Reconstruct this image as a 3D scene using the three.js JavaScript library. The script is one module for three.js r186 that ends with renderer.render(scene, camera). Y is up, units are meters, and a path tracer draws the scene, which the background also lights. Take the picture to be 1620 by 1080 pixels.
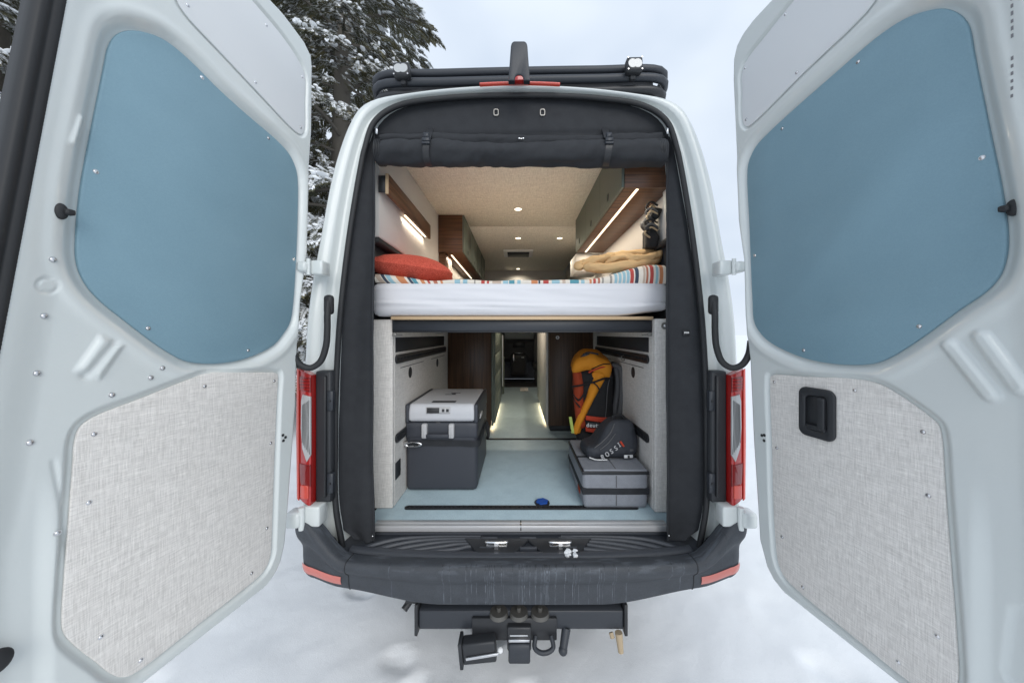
import * as THREE from 'three';
import { mergeGeometries, mergeVertices, toCreasedNormals } from 'three/addons/utils/BufferGeometryUtils.js';
import { FontLoader } from 'three/addons/loaders/FontLoader.js';
import { TextGeometry } from 'three/addons/geometries/TextGeometry.js';
import { RectAreaLightUniformsLib } from 'three/addons/lights/RectAreaLightUniformsLib.js';

// ---------------------------------------------------------------- camera, sky, sun, exposure
const scene = new THREE.Scene();
const camera = new THREE.PerspectiveCamera(91.07, 1620 / 1080, 0.05, 2000);
camera.position.set(-0.0125, 1.67, 1.5);
camera.lookAt(-0.0125, 1.67, -10);
camera.setViewOffset(1620, 1080, -10, 12, 1620, 1080);
const renderer = new THREE.WebGLRenderer({ antialias: true });
renderer.setSize(1024, 682);
renderer.toneMapping = THREE.LinearToneMapping;
renderer.toneMappingExposure = 1.16;
renderer.shadowMap.enabled = true;
RectAreaLightUniformsLib.init();

const fract = (x) => x - Math.floor(x);
const hash2 = (x, y, s = 0) => fract(Math.sin(x * 127.1 + y * 311.7 + s * 74.7) * 43758.5453);
const sm = (a, b, x) => { const t = Math.min(1, Math.max(0, (x - a) / (b - a))); return t * t * (3 - 2 * t); };
const lerp = (a, b, t) => a + (b - a) * t;
const clamp = (x, a, b) => Math.min(b, Math.max(a, x));
const mod = (a, b) => ((a % b) + b) % b;
function vn(x, y, px = 4096, py = 4096, s = 0) {      // tiling value noise, 0..1
  const xi = Math.floor(x), yi = Math.floor(y), fx = x - xi, fy = y - yi;
  const u = fx * fx * (3 - 2 * fx), v = fy * fy * (3 - 2 * fy);
  const h = (i, j) => hash2(mod(i, px), mod(j, py), s);
  return lerp(lerp(h(xi, yi), h(xi + 1, yi), u), lerp(h(xi, yi + 1), h(xi + 1, yi + 1), u), v);
}
function fbm(x, y, px, py, o = 4, s = 0) {
  let a = 0.5, r = 0, n = 0;
  for (let i = 0; i < o; i++) { r += a * vn(x, y, px, py, s + i * 3.1); n += a; x *= 2; y *= 2; px *= 2; py *= 2; a *= 0.5; }
  return r / n;
}
const n3 = (x, y, z, s = 0) => (vn(x + 31.7 * s, y + 11.3 * z) + vn(y + 57.3, z * 1.1 + 7 * s + x * 0.3) + vn(z + 91.1 + s, x + y * 0.4 + 13.7)) / 3 - 0.5;
let seed = 20231;
const rnd = () => { seed = (seed * 1664525 + 1013904223) >>> 0; return seed / 4294967296; };

{ // overcast sky, soft pale blue cloud
  const w = 512, h = 256, d = new Float32Array(w * h * 4);
  for (let j = 0; j < h; j++) for (let i = 0; i < w; i++) {
    const el = (j + 0.5) / h;                        // 0 bottom .. 1 top
    const e = clamp((el - 0.5) * 2, 0, 1);
    const c = fbm(i / 32, j / 14, 16, 4096, 5, 3) - 0.5;
    const k = 1 + 0.44 * c;
    const o = (j * w + i) * 4;
    d[o] = lerp(0.715, 0.635, e) * k; d[o + 1] = lerp(0.785, 0.73, e) * (1 + 0.36 * c); d[o + 2] = lerp(0.87, 0.868, e) * (1 + 0.24 * c); d[o + 3] = 1;
  }
  const t = new THREE.DataTexture(d, w, h, THREE.RGBAFormat, THREE.FloatType);
  t.mapping = THREE.EquirectangularReflectionMapping; t.magFilter = THREE.LinearFilter; t.minFilter = THREE.LinearFilter; t.wrapS = THREE.RepeatWrapping; t.needsUpdate = true;
  scene.background = t; scene.environment = t;
}
const sun = new THREE.DirectionalLight(new THREE.Color(1.0, 0.97, 0.92), 1.3);
sun.position.set(4, 9, 12); sun.target.position.set(0, 1, -1); sun.castShadow = true; sun.shadow.radius = 80;
sun.shadow.mapSize.set(2048, 2048);
Object.assign(sun.shadow.camera, { left: -16, right: 16, top: 18, bottom: -16, near: 0.5, far: 60 });
scene.add(sun, sun.target);

// ---------------------------------------------------------------- textures and materials
function tex(w, h, fn, size, color = true) {
  const d = new Uint8Array(w * h * 4);
  for (let j = 0; j < h; j++) for (let i = 0; i < w; i++) {
    const c = fn(i, j); const o = (j * w + i) * 4;
    if (typeof c === 'number') { d[o] = d[o + 1] = d[o + 2] = clamp(c, 0, 255); } else { d[o] = clamp(c[0], 0, 255); d[o + 1] = clamp(c[1], 0, 255); d[o + 2] = clamp(c[2], 0, 255); }
    d[o + 3] = 255;
  }
  const t = new THREE.DataTexture(d, w, h); t.wrapS = t.wrapT = THREE.RepeatWrapping;
  t.magFilter = THREE.LinearFilter; t.minFilter = THREE.LinearMipmapLinearFilter; t.generateMipmaps = true;
  if (color) t.colorSpace = THREE.SRGBColorSpace;
  if (size) { const [a, b] = Array.isArray(size) ? size : [size, size]; t.repeat.set(1 / a, 1 / b); }
  t.needsUpdate = true; return t;
}
const lin = (r, g, b) => new THREE.Color().setRGB(r, g, b);
const std = (r, g, b, rough = 0.6, o = {}) => new THREE.MeshPhysicalMaterial({ color: lin(r, g, b), roughness: rough, side: THREE.DoubleSide, ...o });
const tinted = (map, rough, o = {}) => new THREE.MeshPhysicalMaterial({ map, roughness: rough, side: THREE.DoubleSide, ...o });

const weave = (i, j, n) => {
  const a = vn(i / (n / 16), j / 3, 16, Math.round(n / 3), 1) + 0.6 * vn(i / (n / 40), j / 2, 40, n / 2, 2);
  const b = vn(i / 3, j / (n / 16), Math.round(n / 3), 16, 3) + 0.6 * vn(i / 2, j / (n / 40), n / 2, 40, 4);
  return (a + b) / 3.2 - 0.5;
};
const linenMap = tex(768, 768, (i, j) => { const v = weave(i, j, 768) * 62; return [220 + v, 216 + v, 211 + v]; }, 0.42);
const linenBump = tex(768, 768, (i, j) => 128 + weave(i, j, 768) * 260, 0.42, false);
const ceilMap = tex(768, 768, (i, j) => { const v = weave(i, j, 768) * 80; return [222 + v, 216 + v, 203 + v]; }, 0.5);
const woodFn = (i, j) => { const g = fbm(i / 128, j / 9, 4, 57, 4, 5), f = vn(i / 64, j / 2.2, 8, 233, 8); const k = 0.62 + 0.62 * g + 0.16 * (f - 0.5); return [104 * k, 70 * k, 48 * k]; };
const woodMap = tex(512, 512, woodFn, [1.0, 0.5]);
const shadedWoodMapV = tex(512, 512, (i, j) => { const c = woodFn(j, i); return [c[0] * .82, c[1] * .88, c[2] * .92]; }, [0.5, 1.0]);  // same walnut, upright grain, darkened and less red: interior shade put into the colour
const floorMap = tex(1024, 1024, (i, j) => {
  const f = hash2(Math.floor(i / 2), Math.floor(j / 2), 2), m = fbm(i / 128, j / 128, 8, 8, 3, 6) - 0.5;
  const s = f > 0.93 ? 26 : f < 0.09 ? -28 : (f - 0.5) * 10; return [170 + s + m * 16, 190 + s + m * 16, 198 + s + m * 14];
}, 0.55);
const blackFab = tex(256, 256, (i, j) => { const v = (hash2(i, j, 1) - 0.5) * 6 + (fbm(i / 32, j / 32, 8, 8, 3, 2) - 0.5) * 10; return [42 + v, 44 + v, 48 + v]; }, 0.3);
const fabBump = tex(256, 256, (i, j) => 128 + 50 * ((i + j) % 4 < 2 ? 1 : -1) * 0.6 + 90 * (hash2(i, j, 7) - 0.5), 0.12, false);
const greyFab = tex(256, 256, (i, j) => { const v = (hash2(i, j, 4) - 0.5) * 26 + (fbm(i / 32, j / 32, 8, 8, 3, 4) - 0.5) * 14; return [138 + v, 141 + v, 148 + v]; }, 0.14);
const redFab = tex(256, 256, (i, j) => { const v = (hash2(Math.floor(i / 3), Math.floor(j / 3), 4) - 0.5) * 70; return [196 + v, 82 + v * 0.9, 64 + v * 0.9]; }, 0.14);
const knit = tex(256, 256, (i, j) => { const v = 22 * Math.sin(i / 256 * Math.PI * 2 * 24) * Math.sin(j / 256 * Math.PI * 2 * 24) + (hash2(i, j, 4) - 0.5) * 22; return [206 + v, 172 + v, 126 + v]; }, 0.2);
const softNoise = tex(512, 512, (i, j) => 128 + 150 * (fbm(i / 32, j / 32, 16, 16, 4, 9) - 0.5), 0.6, false);
const orangePeel = tex(512, 512, (i, j) => 128 + 110 * (fbm(i / 16, j / 16, 32, 32, 3, 9) - 0.5), 0.3, false);
const snowBump = tex(1024, 1024, (i, j) => 128 + 120 * (fbm(i / 64, j / 64, 16, 16, 6, 9) - 0.5) + 40 * (hash2(i >> 1, j >> 1, 3) - .5), 0.9, false);
const tealMap = tex(256, 256, (i, j) => { const v = (hash2(i, j, 4) - 0.5) * 5 + (fbm(i / 64, j / 64, 4, 4, 3, 1) - 0.5) * 7; return [123 + v, 154 + v, 168 + v]; }, 0.5);
const bumperMap = tex(2048, 256, (i, j) => {           // u: 2.6 m along the bumper, v: 0.42 m over its section (0 = top)
  const x = i / 2048 * 2.6 - 1.3, v = j / 256;
  let d = 6 + 12 * fbm(i / 40, j / 20, 51, 12, 4, 3);
  d += (hash2(i, j, 3) - 0.5) * 14;
  const dust = sm(0.50, 0.72, fbm(i / 60, j / 16, 34, 16, 5, 12)) * (1 - sm(0.38, 0.55, v)); d += dust * 20;
  const wi = i + 2.2 * (vn(j / 22, i / 300, 37, 7, 2) - .5), c = Math.floor(wi / 3.4), r = hash2(c, 1, 5);
  const near = Math.exp(-Math.pow((x - 0.0) / 0.34, 2)) * 0.42 + Math.exp(-Math.pow((x - 0.5) / 0.5, 2)) * 0.05;
  if (r < near * 0.8 && v > 0.36) { const len = 0.3 + 0.6 * hash2(c, 2, 5), q = (v - 0.36) / len; if (q < 1) d += 62 * (0.35 + 0.65 * hash2(c, 3, 6)) * Math.pow(vn(i / 2, j / 9, 1024, 29, 3), 1.4) * 1.5 * Math.max(0, 1 - Math.abs(fract(wi / 3.4) - 0.5) * 2.2); }
  if (r < near * 0.6 && Math.abs(v - 0.34 - 0.05 * hash2(c, 9, 1)) < 0.05) d -= 16;
  return [46 + d * 1.0, 49 + d * 1.05, 54 + d * 1.1];
});
bumperMap.wrapT = THREE.ClampToEdgeWrapping;
const stripes = [[-.79, .03, 'tn'], [-.755, .02, 'nv'], [-.73, .03, 'lb'], [-.67, .045, 'or'], [-.61, .018, 'nv'], [-.59, .025, 'te'], [-.545, .02, 'or'], [-.51, .012, 're'], [-.48, .02, 'rs'], [-.445, .012, 'or'], [-.37, .03, 'lb'], [-.325, .025, 'lb'], [-.262, .008, 'bk'], [-.222, .02, 're'], [-.19, .012, 're'], [-.16, .05, 'tn'], [-.10, .03, 'lb'], [-.065, .03, 'te'], [-.02, .02, 'lb'], [.06, .036, 'or'], [.10, .01, 'nv'], [.127, .03, 're'], [.175, .045, 'lb'], [.235, .018, 'tn'], [.278, .05, 'te'], [.34, .02, 'lb'], [.388, .012, 'or'], [.409, .014, 're'], [.435, .012, 'rs'], [.458, .01, 'bk'], [.503, .012, 'bk'], [.529, .016, 'lb'], [.552, .016, 'lb'], [.575, .016, 'lb'], [.598, .016, 'lb'], [.618, .02, 're'], [.645, .02, 'nv'], [.69, .012, 'tn'], [.707, .012, 'rs'], [.728, .02, 're'], [.76, .014, 'lb'], [.782, .02, 'or']];
const stripeCol = { tn: [190, 172, 156], nv: [62, 72, 88], lb: [150, 186, 198], or: [200, 132, 92], te: [88, 146, 160], re: [180, 76, 70], rs: [178, 116, 94], bk: [62, 60, 62] };
const blanketMap = tex(2048, 128, (i, j) => {
  const x = i / 2048 * 1.64 - 0.82; let c = [222, 214, 202];
  for (const [a, w, k] of stripes) if (x >= a && x < a + w) { c = stripeCol[k]; if (k === 'bk' && (j % 12) < 5) c = [222, 214, 202]; }
  const v = (hash2(i, j, 2) - 0.5) * 22 + (j % 3 - 1) * 4; return [c[0] + v, c[1] + v, c[2] + v];
});

const M = {
  paint: std(0.64, 0.675, 0.665, 0.34, { clearcoat: 0.6, clearcoatRoughness: 0.12, bumpMap: orangePeel, bumpScale: 0.0004 }),
  upperPanel: std(0.70, 0.72, 0.735, 0.5),
  teal: tinted(tealMap, 0.55, { bumpMap: fabBump, bumpScale: 0.00025 }),
  linen: tinted(linenMap, 0.75, { bumpMap: linenBump, bumpScale: 0.0007 }),
  ceiling: tinted(ceilMap, 0.8, { bumpMap: linenBump, bumpScale: 0.0006 }),
  wall: std(0.62, 0.60, 0.57, 0.8),
  wood: tinted(woodMap, 0.45, { clearcoat: 0.15, clearcoatRoughness: 0.4 }),
  shadedWoodV: tinted(shadedWoodMapV, 0.45, { clearcoat: 0.15, clearcoatRoughness: 0.4 }),
  birch: std(0.58, 0.42, 0.26, 0.55),
  sage: std(0.135, 0.16, 0.135, 0.5),
  floor: tinted(floorMap, 0.42),
  rubber: std(0.018, 0.019, 0.021, 0.62),
  blackMetal: std(0.022, 0.023, 0.026, 0.42),
  blackPlastic: std(0.025, 0.027, 0.031, 0.5),
  tread: std(0.060, 0.066, 0.078, 0.5, { bumpMap: orangePeel, bumpScale: 0.0006 }),
  step: std(0.030, 0.034, 0.042, 0.46, { bumpMap: orangePeel, bumpScale: 0.0006 }),
  fabric: tinted(blackFab, 0.85, { bumpMap: fabBump, bumpScale: 0.0004, sheen: 0.25, sheenRoughness: 0.6 }),
  bumper: tinted(bumperMap, 0.62, { bumpMap: orangePeel, bumpScale: 0.0005 }),
  chrome: std(0.75, 0.75, 0.76, 0.18, { metalness: 1 }),
  alu: std(0.72, 0.72, 0.73, 0.32, { metalness: 1 }),
  sill: std(0.66, 0.66, 0.67, 0.35, { metalness: 0.35 }),
  hitchSteel: std(0.13, 0.125, 0.115, 0.55, { metalness: 0.5 }),
  steel: std(0.34, 0.33, 0.31, 0.5, { metalness: 0.8 }),
  red: std(0.40, 0.014, 0.012, 0.16, { clearcoat: 1, clearcoatRoughness: 0.03 }),
  darkRed: std(0.20, 0.008, 0.008, 0.16, { clearcoat: 1, clearcoatRoughness: 0.03 }),
  brightRed: std(0.62, 0.07, 0.045, 0.25, { clearcoat: 0.8 }),
  reflector: std(0.55, 0.16, 0.13, 0.35, { clearcoat: 0.5 }),
  lensClear: std(0.46, 0.47, 0.47, 0.12, { clearcoat: 1 }),
  sheet: std(0.70, 0.70, 0.73, 0.9, { bumpMap: fabBump, bumpScale: 0.0002 }),
  blanket: tinted(blanketMap, 0.95),
  redFab: tinted(redFab, 0.95, { bumpMap: fabBump, bumpScale: 0.0005 }),
  knit: tinted(knit, 0.95, { bumpMap: knit, bumpScale: 0.001 }),
  greyFab: tinted(greyFab, 0.9, { bumpMap: fabBump, bumpScale: 0.0005 }),
  fridgeDark: std(0.044, 0.048, 0.060, 0.5, { bumpMap: orangePeel, bumpScale: 0.0003 }),
  fridgeLid: std(0.56, 0.57, 0.60, 0.5),
  fridgeGrey: std(0.50, 0.50, 0.51, 0.45),
  orange: std(0.72, 0.27, 0.014, 0.8, { bumpMap: softNoise, bumpScale: 0.006 }),
  rust: std(0.33, 0.045, 0.012, 0.8, { bumpMap: softNoise, bumpScale: 0.006 }),
  packRed: std(0.50, 0.05, 0.02, 0.8),
  packBlack: std(0.016, 0.016, 0.018, 0.85, { bumpMap: softNoise, bumpScale: 0.006 }),
  packGrey: std(0.11, 0.11, 0.115, 0.9),
  bootBag: std(0.036, 0.040, 0.050, 0.7, { bumpMap: softNoise, bumpScale: 0.008 }),
  inkGrey: std(0.42, 0.42, 0.43, 0.7),
  printGrey: std(0.20, 0.20, 0.21, 0.7),
  white: std(0.75, 0.75, 0.75, 0.6),
  tan: std(0.42, 0.33, 0.22, 0.9),
  blue: std(0.015, 0.09, 0.42, 0.5),
  lime: std(0.40, 0.52, 0.12, 0.6),
  cabDark: std(0.032, 0.033, 0.036, 0.6),
  tyre: std(0.02, 0.02, 0.02, 0.85),
  led: new THREE.MeshStandardMaterial({ color: lin(0.8, 0.8, 0.8), emissive: lin(1, 0.80, 0.56), emissiveIntensity: 2.2 }),
  led2: new THREE.MeshStandardMaterial({ color: lin(0.8, 0.8, 0.8), emissive: lin(1, 0.86, 0.66), emissiveIntensity: 3 }),
  snow: std(0.85, 0.87, 0.89, 0.9),
  groundSnow: std(0.88, 0.89, 0.90, 0.85, { bumpMap: snowBump, bumpScale: 0.0045 }),
  bark: std(0.16, 0.145, 0.125, 0.95),
  needles: std(0.112, 0.118, 0.082, 0.9),
};

// ---------------------------------------------------------------- helpers
const names = {};
const numbered = (n) => { const k = names[n] = (names[n] ?? -1) + 1; return k ? n + '_' + String(k).padStart(3, '0') : n; };
function thing(name, label, category, group, kind) {
  const o = new THREE.Group(); o.name = numbered(name); scene.add(o);
  o.userData = { label, category }; if (group) o.userData.group = group; if (kind) o.userData.kind = kind;
  return o;
}
function mesh(name, geo, mat, parent = scene) {
  const g = Array.isArray(geo) ? merge(geo) : geo;
  const m = new THREE.Mesh(g, mat); m.name = parent === scene ? numbered(name) : name; m.castShadow = m.receiveShadow = true; parent.add(m); return m;
}
function strip(g) { const o = g.index ? g.toNonIndexed() : g; for (const k of Object.keys(o.attributes)) if (!['position', 'normal', 'uv'].includes(k)) o.deleteAttribute(k); if (!o.attributes.uv) boxUV(o); return o; }
function merge(list) { return list.length === 1 ? list[0] : mergeGeometries(list.map((g) => strip(g))); }
function boxUV(g) {                                      // uv in metres, by the way each face points
  const o = g.index ? g.toNonIndexed() : g, p = o.attributes.position, uv = new Float32Array(p.count * 2);
  const a = new THREE.Vector3(), b = new THREE.Vector3(), c = new THREE.Vector3(), n = new THREE.Vector3();
  for (let i = 0; i < p.count; i += 3) {
    a.fromBufferAttribute(p, i); b.fromBufferAttribute(p, i + 1); c.fromBufferAttribute(p, i + 2);
    n.copy(b).sub(a).cross(c.clone().sub(a)); const x = Math.abs(n.x), y = Math.abs(n.y), z = Math.abs(n.z);
    [a, b, c].forEach((q, k) => { const e = (i + k) * 2; if (x >= y && x >= z) { uv[e] = q.z; uv[e + 1] = q.y; } else if (y >= z) { uv[e] = q.x; uv[e + 1] = q.z; } else { uv[e] = q.x; uv[e + 1] = q.y; } });
  }
  o.setAttribute('uv', new THREE.BufferAttribute(uv, 2)); return o;
}
// box by its extents, edges chamfered
function bx(x0, x1, y0, y1, z0, z1, r = 0.003) {
  const w = x1 - x0, h = y1 - y0, d = z1 - z0; r = Math.min(r, w / 2.2, h / 2.2, d / 2.2);
  const g = softBox(w, h, d, r, [3, 3, 3]); g.translate((x0 + x1) / 2, (y0 + y1) / 2, (z0 + z1) / 2); return boxUV(g);
}
function softBox(w, h, d, r, [nx, ny, nz], fn, uv = true) {
  const g0 = new THREE.BoxGeometry(1, 1, 1, nx, ny, nz); g0.deleteAttribute('uv'); g0.deleteAttribute('normal');
  const g = mergeVertices(g0, 1e-5), p = g.attributes.position, v = new THREE.Vector3(), q = new THREE.Vector3(), h3 = [w / 2, h / 2, d / 2], rr = typeof r === 'number' ? r : r[0];
  const remap = (t, half, n) => {                        // puts the first and last grid lines at the start of the rounding
    if (n < 3) return t * 2 * half;
    const k = (t + 0.5) * n, e = 1; const s = 0.999;
    if (k <= e) return -half + rr * s * k; if (k >= n - e) return half - rr * s * (n - k);
    return lerp(-half + rr * s, half - rr * s, (k - e) / (n - 2 * e));
  };
  for (let i = 0; i < p.count; i++) {
    v.fromBufferAttribute(p, i); v.set(remap(v.x, h3[0], nx), remap(v.y, h3[1], ny), remap(v.z, h3[2], nz));
    q.set(clamp(v.x, -h3[0] + rr, h3[0] - rr), clamp(v.y, -h3[1] + rr, h3[1] - rr), clamp(v.z, -h3[2] + rr, h3[2] - rr));
    v.sub(q); const l = v.length(); if (l > 1e-9) v.multiplyScalar(rr / l); v.add(q);
    if (fn) fn(v);
    p.setXYZ(i, v.x, v.y, v.z);
  }
  g.computeVertexNormals();
  return uv ? boxUV(fn ? g : toCreasedNormals(g, 1.2)) : g;
}
function cylBetween(a, b, r0, r1 = r0, seg = 10) {
  const A = new THREE.Vector3(...a), B = new THREE.Vector3(...b), d = B.clone().sub(A);
  const g = new THREE.CylinderGeometry(r1, r0, d.length(), seg, 1);
  g.applyQuaternion(new THREE.Quaternion().setFromUnitVectors(new THREE.Vector3(0, 1, 0), d.clone().normalize()));
  g.translate((A.x + B.x) / 2, (A.y + B.y) / 2, (A.z + B.z) / 2); return strip(g);
}
const curve = (pts, t = 0.5, closed = false) => new THREE.CatmullRomCurve3(pts.map((p) => new THREE.Vector3(...p)), closed, 'centripetal', t);
const tube = (pts, r, n = 40, seg = 8) => strip(new THREE.TubeGeometry(curve(pts), n, r, seg));
function shapeOf(pts, smooth) {
  let P = pts.map(([x, y]) => new THREE.Vector2(x, y));
  if (smooth) { const c = new THREE.CatmullRomCurve3(P.map((q) => new THREE.Vector3(q.x, q.y, 0)), true, 'centripetal'); P = c.getPoints(smooth).slice(0, -1).map((q) => new THREE.Vector2(q.x, q.y)); }
  return new THREE.Shape(P);
}
function extrude(shape, depth, bevel = 0.002, seg = 2, cs = 12) {
  const g = new THREE.ExtrudeGeometry(shape, { depth: Math.max(1e-4, depth - 2 * bevel), bevelEnabled: bevel > 0, bevelSize: bevel, bevelOffset: -bevel, bevelThickness: bevel, bevelSegments: seg, curveSegments: cs });
  g.translate(0, 0, bevel); return boxUV(toCreasedNormals(g, 0.7));
}
const circlePath = (x, y, r, n = 20) => { const h = new THREE.Path(); h.setFromPoints(Array.from({ length: n }, (_, k) => new THREE.Vector2(x + r * Math.cos(-k / n * Math.PI * 2), y + r * Math.sin(-k / n * Math.PI * 2)))); return h; };
function roundRect(w, h, r) {
  const s = new THREE.Shape(), x = -w / 2, y = -h / 2;
  s.moveTo(x + r, y); s.lineTo(x + w - r, y); s.absarc(x + w - r, y + r, r, -Math.PI / 2, 0); s.lineTo(x + w, y + h - r); s.absarc(x + w - r, y + h - r, r, 0, Math.PI / 2);
  s.lineTo(x + r, y + h); s.absarc(x + r, y + h - r, r, Math.PI / 2, Math.PI); s.lineTo(x, y + r); s.absarc(x + r, y + r, r, Math.PI, Math.PI * 1.5); return s;
}
function grid(nu, nv, fn, uvfn, flip = false) {          // smooth sheet
  const p = [], uv = [], ix = [];
  for (let j = 0; j <= nv; j++) for (let i = 0; i <= nu; i++) { const q = fn(i / nu, j / nv); p.push(...q); const t = uvfn ? uvfn(i / nu, j / nv, q) : [q[0], q[1]]; uv.push(...t); }
  for (let j = 0; j < nv; j++) for (let i = 0; i < nu; i++) { const a = j * (nu + 1) + i, b = a + 1, c = a + nu + 1, d = c + 1; if (flip) ix.push(a, c, b, b, c, d); else ix.push(a, b, c, b, d, c); }
  const g = new THREE.BufferGeometry(); g.setAttribute('position', new THREE.Float32BufferAttribute(p, 3)); g.setAttribute('uv', new THREE.Float32BufferAttribute(uv, 2)); g.setIndex(ix); g.computeVertexNormals(); return g;
}
const flipWinding = (g) => { const o = g.index ? g : g; if (o.index) { const a = o.index.array; for (let i = 0; i < a.length; i += 3) { const t = a[i]; a[i] = a[i + 2]; a[i + 2] = t; } } else for (const k of Object.keys(o.attributes)) { const at = o.attributes[k], s = at.itemSize; for (let i = 0; i < at.count; i += 3) for (let c = 0; c < s; c++) { const x = i * s + c, y = (i + 2) * s + c, t = at.array[x]; at.array[x] = at.array[y]; at.array[y] = t; } } return o; };
function resample(pts, n) {                              // [x,y,z] polyline -> n smooth points, even by length
  const c = curve(pts); c.arcLengthDivisions = 600; return c.getSpacedPoints(n - 1).map((q) => [q.x, q.y, q.z]);
}
const font = await new FontLoader().loadAsync('fonts/droid/droid_sans_bold.typeface.json');
function text(str, size, depth = 0.001) { const g = new TextGeometry(str, { font, size, depth, curveSegments: 4, bevelEnabled: false }); g.computeBoundingBox(); const b = g.boundingBox; g.translate(-(b.min.x + b.max.x) / 2, -(b.min.y + b.max.y) / 2, 0); return strip(g); }
function lTrack(len, wd, th) {                           // perforated cargo track along x, holes through the plate
  const s = roundRect(len, wd, wd / 2 - 1e-4), n = Math.floor((len - wd) / 0.0254);
  for (let k = 0; k <= n; k++) { s.holes.push(circlePath(-len / 2 + wd / 2 + (len - wd) * k / n, 0, wd * 0.2, 8)); }
  const base = extrude(roundRect(len, wd, wd / 2 - 1e-4), th * 0.3, 0.0005, 1); const g = extrude(s, th * 0.7, 0.001, 1, 6); g.translate(0, 0, th * 0.3 + 0.0002); return merge([base, g]);
}

// ---------------------------------------------------------------- snow ground
{
  const N = 440, sp = (t) => { const s = t * 2 - 1; return Math.sign(s) * (Math.abs(s) * 5 + Math.pow(Math.abs(s), 7) * 395); };
  const prints = []; for (let k = 0; k < 46; k++) prints.push([(rnd() - 0.5) * 5.2, -1.0 + rnd() * 3.0, 0.055 + rnd() * 0.09, 0.02 + rnd() * 0.03, rnd() * 3]);
  const g = grid(N, N, (a, b) => {
    const x = sp(a), z = -2 + sp(b), r = Math.hypot(x, z);
    let y = (fbm(x * 0.9 + 50, z * 0.9 + 50, 4096, 4096, 4, 2) - 0.5) * 0.07 + (fbm(x * 5 + 50, z * 5 + 50, 4096, 4096, 3, 5) - 0.5) * 0.022;
    y *= 1 - sm(40, 80, r); y += sm(8, 60, r) * 0.5 * (vn(x / 15 + 9, z / 15 + 9) - 0.3);
    for (const [px, pz, pr, pd, an] of prints) { const c = Math.cos(an), s = Math.sin(an), u = (x - px) * c + (z - pz) * s, v = -(x - px) * s + (z - pz) * c, d = Math.hypot(u / 1.6, v) / pr; if (d < 1.6) y += -pd * (1 - sm(0.45, 1.05, d)) + pd * 0.12 * Math.exp(-Math.pow((d - 1.15) / 0.2, 2)); }
    return [x, y - 0.02, z];
  }, (a, b, q) => [q[0], q[2]], true);
  const m = mesh('snow_ground', g, M.groundSnow); m.userData = { kind: 'structure', label: 'lumpy trodden snow covering the ground around the van', category: 'snow' };
}

// ---------------------------------------------------------------- camper van
const van = thing('camper_van', 'pale grey high roof camper van with both rear doors swung open', 'van');
const RIM = 72;
const outerHalf = resample([[1.016, .83, -.03], [1.016, .90, -.03], [1.010, 1.173, -.03], [1.004, 1.577, -.034], [1.0, 1.752, -.045], [.988, 1.929, -.063], [.966, 2.112, -.084], [.932, 2.449, -.131], [.898, 2.628, -.159], [.864, 2.739, -.176], [.82, 2.825, -.19], [.752, 2.868, -.197], [.571, 2.897, -.2], [.404, 2.918, -.2], [.192, 2.934, -.2], [0, 2.94, -.2]], RIM);
const innerHalf = resample([[.845, .66, -.08], [.879, .859, -.08], [.882, 1.157, -.08], [.876, 1.455, -.08], [.865, 1.754, -.093], [.84, 2.124, -.125], [.8, 2.514, -.169], [.78, 2.65, -.187], [.755, 2.737, -.198], [.705, 2.798, -.206], [.608, 2.85, -.214], [.408, 2.882, -.218], [.195, 2.897, -.22], [0, 2.9, -.22]], RIM);
const fullRing = (h) => [...h.map(([x, y, z]) => [-x, y, z]), ...h.slice(0, -1).reverse()];
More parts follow.
